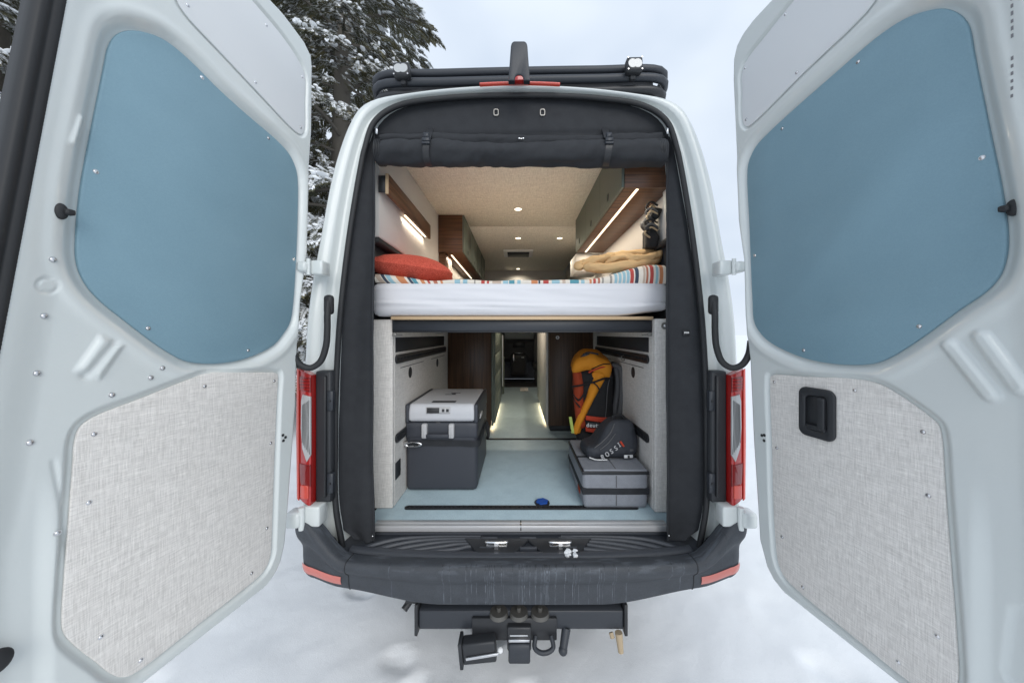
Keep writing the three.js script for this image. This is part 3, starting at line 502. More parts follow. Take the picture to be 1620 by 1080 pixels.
const doorR = makeDoor(1, 0.18, {
  roll: 0.031,
  window: [[.655, 2.503], [.625, 2.527], [.581, 2.548], [.524, 2.554], [.407, 2.533], [.181, 2.483], [.101, 2.452], [.067, 2.403], [.06, 2.344], [.07, 2.151], [.086, 1.812], [.095, 1.718], [.131, 1.665], [.181, 1.628], [.304, 1.582], [.407, 1.57], [.487, 1.576], [.527, 1.59], [.6, 1.649], [.677, 1.727], [.723, 1.771], [.743, 1.805], [.752, 1.846], [.754, 1.896], [.746, 2.0], [.727, 2.155], [.705, 2.337], [.695, 2.422], [.682, 2.461]],
  upper: [[.53, 2.73], [.525, 2.69], [.505, 2.655], [.30, 2.606], [.115, 2.559], [.07, 2.556], [.05, 2.58], [.041, 2.625], [.041, 2.72], [.041, 2.812], [.064, 2.844], [.16, 2.872], [.27, 2.9], [.42, 2.93], [.50, 2.92], [.528, 2.87]],
  lower: [[.178, 1.504], [.31, 1.517], [.45, 1.529], [.509, 1.526], [.546, 1.512], [.631, 1.451], [.645, 1.435], [.651, 1.407], [.657, 1.288], [.667, 1.1], [.677, .919], [.680, .81], [.67, .76], [.63, .725], [.594, .714], [.452, .72], [.29, .732], [.235, .745], [.208, .78], [.196, .86], [.187, 1.0], [.180, 1.25], [.173, 1.48]],
  hinge: [[.675, .30], [.69, .22], [.71, .175], [.74, .148], [.828, .116], [1.0, .104], [1.237, .086], [1.557, .070], [1.747, .047], [1.996, .038], [2.169, .014], [2.5, -.002], [2.809, -.018], [2.90, -.016], [2.945, .0], [2.968, .03], [2.985, .10], [3.0, .22]],
  free: (v) => 0.87 - 0.07 * Math.max(0, v - 1.5),
  beads: [...[[[.672, 1.640], [.735, 1.530]], [[.722, 1.662], [.776, 1.552]]].map(([a, b]) => (u, v) => 0.012 * (1 - sm(0.006, 0.020, capsuleD(u, v, a, b)))), (u, v) => -0.012 * sm(.70, .735, u) * (1 - sm(1.10, 1.36, v)), (u, v) => -0.008 * (1 - sm(0.02, 0.034, capsuleD(u, v, [.775, .9], [.785, 1.04])))],
  panelScrews: [[.468, 2.515], [.221, 2.457], [.718, 2.088], [.101, 1.998], [.608, 1.690], [.302, 1.611], [.238, 2.878], [.281, 2.625], [.058, 2.815], [.063, 2.59], [.462, 1.494], [.192, 1.482], [.618, 1.409], [.202, 1.227], [.628, 1.244], [.224, .894], [.302, .760], [.645, .888], [.567, .746]],
  metalScrews: [], stop: [.765, 1.952], holes: [[.142, 1.258], [.153, 1.262], [.152, 1.240]],
});
{ // right door: black inner release handle and printed paper label
  const frame = roundRect(.118, .172, .026); const hole = new THREE.Path(); hole.setFromPoints(roundRect(.070, .118, .016).getPoints(6).reverse()); frame.holes.push(hole);
  doorR.part('release_handle', [extrude(frame, .011, .004, 3).translate(.353, 1.397, -.0045), softBox(.07, .118, .003, .001, [3, 3, 3]).translate(.353, 1.397, -.003), softBox(.022, .112, .018, .007, [5, 5, 5]).translate(.374, 1.399, .008), softBox(.066, .016, .012, .005, [4, 4, 4]).translate(.353, 1.346, .004)], M.blackPlastic);
for (let k = 0; k < 14; k++) { if (k === 6 || k === 7) continue; const v = 2.195 + k * .0165; doorR.part('printed_mark', bx(-.0018, .0018, -.0035, .0030 + .003 * hash2(k, 4), 0, .0006, .0002).translate(.771 - .0 * k, v, doorR.hw(.771, v) + .0004), M.printGrey); }
}

// ---------------------------------------------------------------- black fabric screen rolled up in the opening
{
  const s = thing('rear_screen', 'black fabric privacy screen framing the rear opening, rolled up under the roof', 'screen');
  let tagAt;
  for (const sd0 of [-1, 1]) {
    const edge = innerHalf.filter(([, y]) => y < 2.84);
    const outX = (y) => { let b = edge[0]; for (const e of edge) if (Math.abs(e[1] - y) < Math.abs(b[1] - y)) b = e; const i = edge.indexOf(b), a = edge[Math.max(0, i - 1)], c = edge[Math.min(edge.length - 1, i + 1)]; return lerp(a[0], c[0], clamp((y - a[1]) / (c[1] - a[1] || 1), 0, 1)); };
    const zT = edge.map((e) => [e[1], e[2]]); const outZ = (y) => interp(zT, y) - .030;
    const f = (a, b) => { const y0 = lerp(.668, 2.80, b); const xi = .731 * (1.5 - outZ(y0) + .012) / 1.67 + .004 * Math.sin(y0 * 2.3 + sd0) - .004 * sm(1.0, .8, y0), xo = Math.max(xi + 0.004, outX(y0) + .016 - .06 * Math.pow(sm(.78, .66, y0), 2)); const x = lerp(xi, xo, a);
      const y = y0 + .012 * Math.pow(Math.abs(a - .4) * 2, 2) * sm(.8, .66, y0);
      const fold = .008 * Math.sin(a * 5.5 + y0 * 1.6 + sd0) + .022 * n3(a * 1.8 + sd0 * 5, y0 * 3.2, 2.2) + .014 * n3(a * 3.2, y0 * 8, 5 + sd0);
      return [sd0 * x, y, outZ(y0) - .012 * (1 - a) + fold * sm(1.0, .8, a) * 1.0 + .010 * Math.exp(-Math.pow(a / .05, 2))]; };
    const g = grid(24, 200, f, (a, b, q) => [q[0], q[1]], sd0 < 0);
    const hem = []; for (let k = 0; k <= 60; k++) hem.push(f(0, k / 60).map((v, i) => i === 2 ? v - .004 : v));
    if (sd0 > 0) tagAt = f(.52, (1.674 - .668) / (2.80 - .668));
    mesh('side_flap', merge([strip(g), tube(hem, .005, 90, 6)]), M.fabric, s);
    for (const y of [.70, .668]) { const b = strip(new THREE.SphereGeometry(.005, 10, 8)); const q = f(.04, .012); b.translate(q[0], q[1], q[2] + .004); if (y === .668) mesh('snap', b, M.chrome, s); }
  }
  const arch = innerHalf.filter(([, y]) => y > 2.55);
  const topY = (x) => { let r = 2.9; for (let i = 1; i < arch.length; i++) if ((arch[i - 1][0] - Math.abs(x)) * (arch[i][0] - Math.abs(x)) <= 0) r = lerp(arch[i - 1][1], arch[i][1], (Math.abs(x) - arch[i - 1][0]) / (arch[i][0] - arch[i - 1][0] || 1)); return r; };
  mesh('valance', grid(90, 24, (a, b) => { const x = lerp(-.785, .785, a), t = Math.max(2.66, topY(x) + .028), y = lerp(2.64, t, b); return [x, y, -.245 + .012 * sm(.1, .0, b) + .012 * n3(x * 3, y * 9, 1) - .01 * Math.exp(-Math.pow((y - 2.705 - .01 * Math.sin(x * 3)) / .012, 2))]; }, (a, b, q) => [q[0], q[1]]), M.fabric, s);
  // the rolled part and the looser bunch over it
  const roll = (yc, zc, R, amp, sd1, x0, x1) => { const g = grid(150, 30, (a, b) => { const x = lerp(x0, x1, a), an = b * Math.PI * 2, end = 1 - .5 * Math.pow(Math.max(sm(.012, 0, a), sm(.988, 1, a)), 2); const r = R * end * (1 + amp * n3(x * 5 + sd1, an * 1.1 * Math.min(b, 1 - b) * 2, 3) + amp * .7 * n3(x * 13 + an * .8, Math.abs(b - .5) * 7, sd1) + amp * .35 * n3(x * 34 - Math.abs(b - .5) * 9, Math.abs(b - .5) * 11, sd1 + 2)); const sag = -.010 * Math.sin(Math.PI * a) ; return [x, yc + sag + r * Math.cos(an), zc + r * Math.sin(an)]; }, (a, b, q) => [q[0], b * .4], true); return strip(g); };
  mesh('rolled_fabric', [roll(2.592, -.205, .060, .55, 1, -.742, .742)], M.fabric, s);
  mesh('bunched_fabric', [roll(2.668, -.225, .032, .7, 6, -.73, .73)], M.fabric, s);
  for (const x of [-.725, .712]) for (let k = 0; k < 4; k++) { const t = strip(new THREE.TorusGeometry(.0605, .0025, 6, 40).rotateY(Math.PI / 2)); t.translate(x + k * .008 * (x < 0 ? 1 : 1) - (x > 0 ? .024 : 0), 2.590, -.205); mesh('stitched_hem', t, M.blackMetal, s); }
  for (const x of [-.464, .432]) {
    const st = grid(4, 40, (a, b) => { const w = (a - .5) * .032, an = lerp(-.35, Math.PI * .98, b); return [x + w + .004 * Math.sin(an * 2), 2.588 + .0685 * Math.cos(an) + (b < .08 ? (0.08 - b) * .9 : 0), -.205 + .070 * Math.sin(an)]; }, null, true);
    const up = grid(4, 6, (a, b) => [x + (a - .5) * .032, lerp(2.645, 2.73, b), -.165 - .06 * b], null);
    const p = mesh('strap', merge([strip(st), strip(up)]), M.blackMetal, s);
    mesh('buckle', [softBox(.040, .018, .014, .004, [4, 4, 4]).translate(x, 2.618, -.136), softBox(.030, .028, .012, .004, [4, 4, 4]).translate(x, 2.642, -.142), softBox(.042, .010, .012, .003, [4, 4, 4]).translate(x, 2.600, -.132)], M.step, p);
  }
  for (const x of [-.128, .113]) {
    const q = roundRect(.028, .038, .010), h = new THREE.Path(); h.setFromPoints(roundRect(.017, .025, .006).getPoints(5).reverse()); q.holes.push(h);
    mesh('grommet', extrude(q, .008, .002, 2).translate(x, 2.818, -.242), M.steel, s);
  }
  for (const x of [-.722, .735]) mesh('eyelet', [softBox(.010, .034, .012, .004, [4, 4, 4]).translate(x, 2.685, -.18)], M.chrome, s);
  for (const x of [-.008, .012]) mesh('snap', strip(new THREE.SphereGeometry(.006, 10, 8).scale(1, .8, .6)).translate(x, 2.655, -.188), M.chrome, s);
  mesh('snap_bar', bx(-.008, .012, 2.6535, 2.6565, -.19, -.1885, .0006), M.chrome, s);
  const tag = mesh('sewn_tag', bx(-.017, .017, -.014, .014, 0, .005, .001).translate(...tagAt), M.rubber, s);
  for (let k = 0; k < 4; k++) mesh('tag_mark', bx(-.011 + k * .0062, -.007 + k * .0062, -.002, .006, .005, .0056, .0002).translate(...tagAt), M.white, tag);
}

// ---------------------------------------------------------------- roof rack with two lamps
{
  const s = thing('roof_rack', 'black tubular roof rack with two square lamps above the rear of the van', 'roof rack');
  s.position.set(0, 3.10, -.45); s.rotation.z = 0.021;
  const bar = (y, z, hw2, r) => tube([[-hw2 + .02, y - .02, z - 2.6], [-hw2 + .0, y - .004, z - .4], [-hw2, y, z - .09], [-hw2 + .02, y + .002, z - .03], [-hw2 + .07, y + .004, z], [-hw2 * .5, y + .010, z], [0, y + .012, z], [hw2 * .5, y + .010, z], [hw2 - .07, y + .004, z], [hw2 - .02, y + .002, z - .03], [hw2, y, z - .09], [hw2, y - .004, z - .4], [hw2 - .02, y - .02, z - 2.6]], r, 160, 12);
  mesh('top_tube', bar(.085, 0, .87, .023), M.step, s); mesh('lower_tube', bar(.020, .02, .862, .023), M.step, s); mesh('base_tube', bar(-.035, .0, .855, .024), M.blackMetal, s); mesh('fairing', bx(-.80, .80, -.24, .085, -.10, -.045, .02), M.blackMetal, s);
  for (const x of [-.72, .72]) for (const z of [-.15, -1.2, -2.3]) mesh('foot', bx(x - .03, x + .03, -.15, .03, z - .04, z + .04, .006), M.blackMetal, s);
  for (const x of [-.4, 0, .4]) mesh('crossbar', bx(x - .02, x + .02, .0, .02, -2.4, -.05, .004), M.blackMetal, s);
  for (const [x, y] of [[-.662, .052], [.635, .052]]) {
    const l = mesh('rack_lamp', [softBox(.092, .080, .05, .014, [5, 5, 5]).translate(x, y, .075), softBox(.03, .06, .03, .006, [4, 4, 4]).translate(x, y - .03, .05)], M.blackMetal, s);
    mesh('lamp_lens', [strip(new THREE.CylinderGeometry(.024, .024, .004, 24).rotateX(Math.PI / 2).translate(x - .014, y, .1005)), strip(new THREE.CylinderGeometry(.024, .024, .004, 24).rotateX(Math.PI / 2).translate(x + .014, y, .1003))], M.lensClear, l);
    for (const a of [-1, 1]) for (const b of [-1, 1]) mesh('lamp_screw', strip(new THREE.CylinderGeometry(.004, .004, .004, 8).rotateX(Math.PI / 2).translate(x + a * .038, y + b * .032, .101)), M.alu, l);
  }
}

// ---------------------------------------------------------------- tow hitch
{
  const s = thing('tow_hitch', 'black steel tow hitch crossbar with receiver hanging below the bumper', 'tow hitch');
  s.position.set(0, .26, 0);
  const Y = (y) => y - .26;
  mesh('crossbar', bx(-.465, .465, Y(.335), Y(.425), -.17, -.01, .010), M.step, s);
  for (const x of [-.472, .472]) mesh('end_plate', bx(x - .007, x + .007, Y(.315), Y(.455), -.22, .0, .003), M.blackMetal, s);
  mesh('receiver_tube', [bx(-.062, .045, Y(.275), Y(.380), -.3, .03, .008)], M.blackMetal, s);
  mesh('receiver_cover', [bx(-.056, .040, Y(.236), Y(.320), .03, .048, .014)], M.step, s);
  mesh('cover_collar', [bx(-.056, .038, Y(.322), Y(.336), .02, .040, .004), bx(-.05, .03, Y(.345), Y(.352), .03, .034, .001)], M.alu, s);
  { const g = new THREE.Group(); const box = [bx(-.085, .06, -.045, .045, -.02, .035, .008), bx(-.10, -.085, -.058, .052, -.03, .04, .003)]; const b = merge(box); b.rotateZ(.10); b.translate(-.17, Y(.29), .02); const so = mesh('trailer_socket', b, M.blackPlastic, s); const hb = bx(-.075, .07, -.004, .008, .036, .044, .003); hb.rotateZ(.16); hb.translate(-.165, Y(.282), .02); mesh('socket_lid_bar', hb, M.alu, so); const kn = strip(new THREE.SphereGeometry(.012, 12, 8)); kn.translate(-.09, Y(.302), .05); mesh('socket_knob', kn, M.white, so); }
  for (const x of [-.10, -.01, .085]) { const d = mesh('mounting_disc', strip(new THREE.CylinderGeometry(.038, .042, .016, 24).translate(x, Y(.418), -.005)), M.hitchSteel, s); mesh('bolt', [strip(new THREE.CylinderGeometry(.011, .011, .020, 6).translate(x, Y(.434), -.005))], M.hitchSteel, d); }
  mesh('gusset', [bx(-.22, .16, Y(.30), Y(.40), -.012, .004, .004)], M.blackMetal, s);
  for (const x of [.095]) mesh('safety_loop', [tube([[x - .03, Y(.318), .0], [x - .035, Y(.292), .03], [x, Y(.284), .045], [x + .045, Y(.292), .03], [x + .04, Y(.318), .0]], .010, 30, 8)], M.step, s);
  mesh('pull_hook', [cylBetween([.205, Y(.335), -.02], [.185, Y(.272), .02], .020, .017, 14), strip(new THREE.SphereGeometry(.020, 14, 10).translate(.185, Y(.272), .02))], M.step, s);
  mesh('exhaust_stub', [cylBetween([-.49, Y(.47), -.05], [-.525, Y(.435), .0], .015, .015, 14), bx(-.52, -.47, Y(.460), Y(.475), -.06, .0, .004)], M.blackMetal, s);
  mesh('wiring_plug', [cylBetween([.44, Y(.325), -.01], [.447, Y(.245), .0], .017, .012, 12), cylBetween([.405, Y(.325), -.01], [.41, Y(.308), .0], .01, .01, 8)], M.tan, s);
}

// ---------------------------------------------------------------- side cabinets beside the cargo bay
for (const s of [-1, 1]) {
  const X = s < 0 ? -.71 : .728, zf = s < 0 ? -.356 : -.315;
  const c = thing('side_cabinet', s < 0 ? 'woven beige side cabinet against which the cool box stands' : 'woven beige side cabinet with round button, behind the orange backpack', 'cabinet');
  c.position.set(X, .702, 0);
  const xs = (a, b) => s < 0 ? [-b, -a] : [a, b];
  mesh('corner_post', bx(...xs(0, .125), 0, s < 0 ? 1.048 : 1.05, zf - .03, zf, .006), M.linen, c);
  // inner face with the slot and the pull holes cut out
  const H = 1.043, z1 = -1.80, sh = new THREE.Shape(); sh.moveTo(zf - .032, 0); sh.lineTo(z1, 0); sh.lineTo(z1, H); sh.lineTo(zf - .032, H); sh.closePath();
  const slot = new THREE.Path(); slot.moveTo(-.40, .862); slot.lineTo(-.40, .948); slot.lineTo(-1.68, .948); slot.lineTo(-1.68, .862); slot.closePath(); sh.holes.push(slot);
  for (const z of [-.66, -1.38]) { sh.holes.push(circlePath(z, .72, .034, 24)); }
  const g = extrude(sh, .006, .001, 1, 20); g.rotateY(-Math.PI / 2); g.translate(s < 0 ? .0 : .006, 0, 0);   // shape x -> z
  mesh('inner_panel', g, M.linen, c);
  for (const z of [-.66, -1.38]) { const t = strip(new THREE.TorusGeometry(.033, .0035, 6, 28).rotateY(Math.PI / 2)); t.translate(s < 0 ? -.002 : .002, .72, z); mesh('finger_pull', t, M.rubber, c); }
  mesh('slot_liner', bx(...xs(.0065, .012), .850, .960, -1.70, -.385, .001), M.blackPlastic, c);
  for (const z of [-.66, -1.38]) { const q = strip(new THREE.CylinderGeometry(.0325, .0325, .006, 24).rotateZ(Math.PI / 2)); q.translate(s < 0 ? -.0045 : .0045, .72, z); mesh('pull_cup', q, M.blackPlastic, c); }
  const track = (len, y, z) => { const t = lTrack(len, .05, .010); t.rotateY(s < 0 ? Math.PI / 2 : -Math.PI / 2); t.translate(s < 0 ? .0005 : -.0005, y, z); return t; };
  mesh('cargo_track', track(1.30, .823, -1.04), M.blackMetal, c); mesh('cargo_track', track(1.30, .372, -1.04), M.blackMetal, c);
  for (const z of [-.72, -1.42]) mesh('panel_joint', bx(...xs(-.0012, .002), .765, .769, z - .24, z + .24, .0006), M.rubber, c);
  mesh('top_ledge', bx(...xs(.0, .10), 1.0435, 1.0465, z1, zf - .033, .001), M.linen, c);
  if (s < 0) mesh('outlet_plate', bx(-.004, .004, .14, .235, -.475, -.395, .002), M.blackPlastic, c);
  else {
    const b = strip(new THREE.CylinderGeometry(.018, .019, .010, 24).rotateX(Math.PI / 2)); b.translate(.052, 1.012, zf + .004); const bt = mesh('round_button', b, M.steel, c);
    const b2 = strip(new THREE.SphereGeometry(.010, 14, 10)); b2.translate(.052, 1.012, zf + .008); mesh('button_centre', b2, M.alu, bt);
    const rg = strip(new THREE.TorusGeometry(.018, .0035, 8, 24).rotateY(.5)); rg.translate(-.014, .80, -.82); mesh('tie_ring', rg, M.steel, c);
  }
}

// ---------------------------------------------------------------- bed
{
  const b = thing('bed_platform', 'plywood bed platform on a dark metal beam across the cargo bay', 'bed frame');
  b.position.set(0, 1.70, -.33);
  mesh('beam', bx(-.708, .724, -.015, .046, -.06, -.012, .004), M.step, b);
  mesh('beam_lip', bx(-.708, .724, -.022, -.0155, -.09, -.012, .002), M.blackMetal, b);
  mesh('bed_board', bx(-.706, .722, .0475, .064, -1.5, .012, .002), M.birch, b);
  mesh('rear_beam', bx(-.706, .722, -.02, .046, -1.5, -1.46, .004), M.blackMetal, b);
  for (const x of [-.69, .706]) {
    const s = Math.sign(x);
    mesh('latch', [cylBetween([x, -.034, .0], [x - s * .045, -.036, .012], .006, .004, 8), softBox(.022, .018, .02, .005, [4, 4, 4]).translate(x, -.034, .0)], M.steel, b);
  }
  for (let k = 0; k < 5; k++) mesh('slat', bx(-.70, .715, .030, .046, -.35 - k * .22, -.27 - k * .22, .003), M.birch, b);
  // the mattress, sheet folds along its side
  const fr = softBox(1.63, .185, 1.56, .035, [60, 18, 12], (v) => {
    const k = sm(.5, .78, v.z); const e = .5 + .5 * Math.sin(v.y * 60 + v.x * 1.4);
    v.z += k * (.020 * n3(v.x * 2.4, v.y * 20, 1) + .014 * n3(v.x * 5, v.y * 40 + v.x * 4, 2) + .006 * Math.exp(-Math.pow((v.y + .035 + .018 * v.x) / .008, 2)) - .005 * Math.exp(-Math.pow((v.y + .02 + .018 * v.x) / .008, 2)));
    v.y += .03 * sm(.5, .79, v.x) * sm(.02, -.09, v.y); v.z -= .02 * Math.pow(sm(.72, .82, Math.abs(v.x)), 2);
  });
  const m = mesh('mattress', fr, M.sheet); m.position.set(0, 1.859, -1.085); m.userData = { label: 'mattress in a pale grey fitted sheet on the bed platform', category: 'mattress' };
  const h = (x) => .034 + .016 * sm(-.45, -.75, x) + .072 * sm(.34, .76, x) + .010 * n3(x * 6, 1.3, 2);
  const prof = [[.0, .0], [.010, .25], [.012, .6], [-.004, .9], [-.04, 1.0], [-.12, 1.02], [-.3, 1.0], [-.7, 1.0], [-1.1, .95], [-1.4, .9]], pc = curve(prof.map(([z, y]) => [z, y, 0]));
  const bl = mesh('blanket', grid(260, 50, (a, v) => { const x = lerp(-.79, .79, a), q = pc.getPoint(v); return [x, -.006 + .05 * n3(x * 6, 3, 1) + h(x) * q.y + .012 * n3(x * 6, v * 12, 4) * sm(.2, .5, v), q.x + .012 * n3(x * 7, v * 3, 7)]; }, (a, v, q) => [a + .05 * sm(-.3, -.7, q[0]) * v * 1.5, v * 3], true), M.blanket);
  bl.position.set(0, 1.940, -.325); bl.userData = { label: 'colourful striped blanket spread over the mattress', category: 'blanket' };
  const pil = softBox(.48, .19, .46, .09, [28, 16, 28], (v) => { const c = Math.pow(1 - Math.pow(Math.abs(v.x) / .245, 2.4), .5) * Math.pow(Math.max(0, 1 - Math.pow(Math.abs(v.z) / .235, 2.4)), .5); v.y *= .09 + .80 * (c || 0); v.y += .012 * Math.sin(v.x * 14 + 1) * Math.max(0, v.y * 8); v.y += .010 * n3(v.x * 9, v.y * 9, v.z * 9); v.x *= 1 + .03 * n3(v.z * 8, 1, 1); });
  const pm = mesh('pillow', pil, M.redFab); pm.position.set(-.66, 2.046, -.56); pm.rotation.set(0, .2, -.10); pm.userData = { label: 'red woven pillow on the striped blanket', category: 'pillow' };
}
{ // loosely twisted tan throw
  const t = thing('throw_blanket', 'tan knitted throw lying twisted on the striped blanket', 'blanket'); t.position.set(.6, 2.02, -.5);
  const fold = (pts, r, sdn) => { const c = curve(pts), N = 70; const fr = c.computeFrenetFrames(N, false); return strip(grid(18, N, (a, b) => { const k = Math.round(b * N), p = c.getPoint(b), an = a * Math.PI * 2, n = fr.normals[k], bn = fr.binormals[k]; const rr = r * (1 + .95 * n3(b * 16 + sdn, Math.cos(an) * 1.6, Math.sin(an) * 1.6 + sdn) ) * (1 - .75 * Math.pow(Math.abs(b - .5) * 2, 8)); const ca = Math.cos(an) * rr, sa = Math.sin(an) * rr; return [p.x + n.x * ca + bn.x * sa, p.y + (n.y * ca + bn.y * sa) * .75, p.z + n.z * ca + bn.z * sa]; }, (a, b) => [a * .25, b * 1.0])); };
  mesh('fold', fold([[-.235, .045, .04], [-.15, .030, .05], [0, .045, .06], [.14, .065, .05], [.235, .10, .02]], .036, 1), M.knit, t);
  mesh('fold', fold([[-.22, .05, -.02], [-.12, .095, -.02], [-.02, .115, -.02], [.1, .13, -.03], [.23, .145, -.03]], .038, 5), M.knit, t);
  mesh('fold', fold([[-.10, .06, .02], [.0, .10, .03], [.08, .085, .05], [.18, .10, .05], [.24, .135, .02]], .032, 9), M.knit, t);
  mesh('fold', fold([[-.24, .03, .05], [-.262, .05, .02], [-.23, .07, -.02], [-.14, .10, -.03], [-.05, .09, .0]], .028, 13), M.knit, t);
  mesh('fold', fold([[.02, .05, -.12], [.10, .10, -.12], [.18, .12, -.10], [.24, .12, -.08]], .045, 17), M.knit, t);
}

// ---------------------------------------------------------------- overhead cabinets, light bar and strip lights
RectAreaLightUniformsLib.init();
function stripLight(parent, x, y, z0, z1, w, intensity, tone = [1, .87, .68]) {   // glowing strip facing down, lamp just under it
  const len = z0 - z1, m = mesh('light_strip', bx(x - w / 2, x + w / 2, y - .003, y + .003, z1, z0, .001), M.led, parent);
  const l = new THREE.RectAreaLight(lin(...tone), intensity, w, len); const wp = parent.position; l.position.set(wp.x + x, wp.y + y - .006, wp.z + (z0 + z1) / 2); l.lookAt(l.position.x, l.position.y - 1, l.position.z); scene.add(l); return m;
}
{
  const c = thing('overhead_cabinet', 'walnut overhead cabinet with sage doors and a long strip light under it, above the throw', 'cabinet'); c.position.set(.57, 2.47, -.33);
  mesh('end_panel', bx(0, .258, .0, .318, -.018, 0, .002), M.wood, c);
  mesh('bottom_panel', bx(0, .258, .0, .018, -1.46, -.0185, .002), M.wood, c);
  mesh('far_panel', bx(0, .258, .0, .318, -1.48, -1.461, .002), M.wood, c);
  for (let k = 0; k < 3; k++) {
    const z0 = -.004 - k * .492, sh = new THREE.Shape(); sh.moveTo(z0, .003); sh.lineTo(z0 - .488, .003); sh.lineTo(z0 - .488, .318); sh.lineTo(z0, .318); sh.closePath();
    sh.holes.push(circlePath(z0 - .28, .060, .027, 24));
    const g = extrude(sh, .016, .0015, 1, 20); g.rotateY(-Math.PI / 2); g.translate(-.0005, 0, 0); mesh('cabinet_door', g, M.sage, c);
  }
  for (let k = 0; k < 3; k++) { const q = strip(new THREE.CylinderGeometry(.0255, .0255, .010, 24).rotateZ(Math.PI / 2)); q.translate(-.006, .060, -.004 - k * .492 - .28); mesh('finger_pull', q, M.blackPlastic, c); }
  stripLight(c, .075, -.001, -.02, -1.44, .014, 70);
}
{
  const c = thing('overhead_cabinet', 'walnut overhead cabinet with sage doors, between the light bar and the cab', 'cabinet'); c.position.set(-.54, 2.44, -1.65);
  mesh('end_panel', bx(-.226, 0, 0, .348, -.018, 0, .002), M.wood, c); mesh('bottom_panel', bx(-.226, 0, 0, .018, -1.95, -.0185, .002), M.wood, c);
  for (let k = 0; k < 4; k++) { const z0 = -.004 - k * .487; const d = mesh('cabinet_door', bx(.0005, .0165, .003, .348, z0 - .483, z0, .0015), M.sage, c); const g = strip(new THREE.CylinderGeometry(.02, .02, .002, 20).rotateZ(Math.PI / 2)); g.translate(.0175, .05, z0 - .25); mesh('pull_hole', g, M.rubber, d); }
  mesh('valance', bx(-.226, -.16, -.32, -.001, -.3, -.02, .003), M.wood, c);
  stripLight(c, -.125, -.001, -.12, -1.5, .014, 50);
}
{
  const c = thing('light_bar', 'walnut wall shelf bar with a short strip light under it, above the red pillow', 'shelf'); c.position.set(-.767, 2.43, -.30);
  mesh('front_board', bx(.040, .058, -.010, .102, -.86, 0, .004), M.wood, c); mesh('board_edge', bx(.0405, .0575, -.009, .101, .0005, .004, .001), M.birch, c); mesh('end_cap', bx(.001, .0395, .002, .092, -.01, .0, .002), M.blackPlastic, c); mesh('top_board', bx(.001, .0395, .077, .093, -.86, -.011, .002), M.wood, c); mesh('far_cap', bx(.001, .0395, .002, .076, -.86, -.845, .002), M.wood, c);
  stripLight(c, .022, .004, -.36, -.84, .012, 60);
}
{
  const c = thing('wall_ledge', 'cream boxed ledge on the side wall past the tan throw', 'ledge'); c.position.set(.56, 2.29, -1.83);
  mesh('ledge_box', bx(0, .24, 0, .178, -.35, 0, .004), M.wall, c);
}
{ // gear hung on the wall
  const c = thing('hanging_harness', 'black padded harness with tan straps hanging under the overhead cabinet', 'harness'); c.position.set(.775, 2.14, -.50);
  const lump = (w, h, d, k) => softBox(w, h, d, .016, [8, 10, 8], (v) => { v.x += .03 * n3(v.y * 24, v.z * 20, k); v.z += .03 * n3(v.y * 22, v.x * 20, k + 2); v.y += .02 * n3(v.x * 22, v.z * 20, k + 4); });
  mesh('pad', lump(.07, .11, .11, 2).translate(.0, .09, 0), M.packBlack, c); mesh('pad', lump(.06, .10, .09, 6).rotateZ(.5).translate(-.005, .17, .01), M.bootBag, c); mesh('pad', lump(.05, .07, .08, 9).rotateZ(-.3).translate(.02, .235, .02), M.packBlack, c);
  for (let k = 0; k < 6; k++) { const a = rnd() * 3, y = .09 + k * .03; mesh('strap', tube([[-.035 + .02 * rnd(), y, .05], [-.055 + .015 * rnd(), y + .025, .06], [-.02, y + .04 + .02 * rnd(), .065], [.02, y + .015 + .03 * rnd(), .06]], .005 + .003 * rnd(), 24, 6), k % 3 === 0 ? M.tan : k % 3 === 1 ? M.packGrey : M.packBlack, c); }
  mesh('buckle', softBox(.025, .035, .02, .006, [5, 5, 5]).translate(-.04, .14, .06), M.blackMetal, c); mesh('hook_loop', tube([[-.02, .26, .03], [.0, .285, .03], [.02, .27, .03], [.03, .24, .03]], .006, 20, 6), M.tan, c);
}

// ---------------------------------------------------------------- kitchen blocks and cab
{
  const c = thing('galley_cabinet', 'walnut galley block with shade painted into its end panel, behind the cool box', 'cabinet'); c.position.set(-.485, .702, -1.81);
  mesh('end_panel', bx(-.223, .205, .06, 1.25, -.02, 0, .003), M.shadedWoodV, c); mesh('plinth', bx(-.22, .185, 0, .058, -1.85, -.03, .002), M.blackPlastic, c);
  mesh('aisle_panel', bx(.207, .225, .06, 1.0, -1.85, 0, .002), M.sage, c);
  for (let k = 0; k < 4; k++) mesh('drawer_front', bx(.2255, .24, .075 + k * .23, .295 + k * .23, -1.1, -.05, .002), M.sage, c);
  mesh('worktop', bx(-.22, .24, 1.001, 1.03, -1.87, -.021, .004), M.wood, c); mesh('handrail', [cylBetween([.255, .25, -1.3], [.255, .95, -1.3], .012, .012, 10)], M.alu, c);
  stripLight(c, .195, .050, -.08, -1.4, .012, 16, [1, .74, .42]);
}
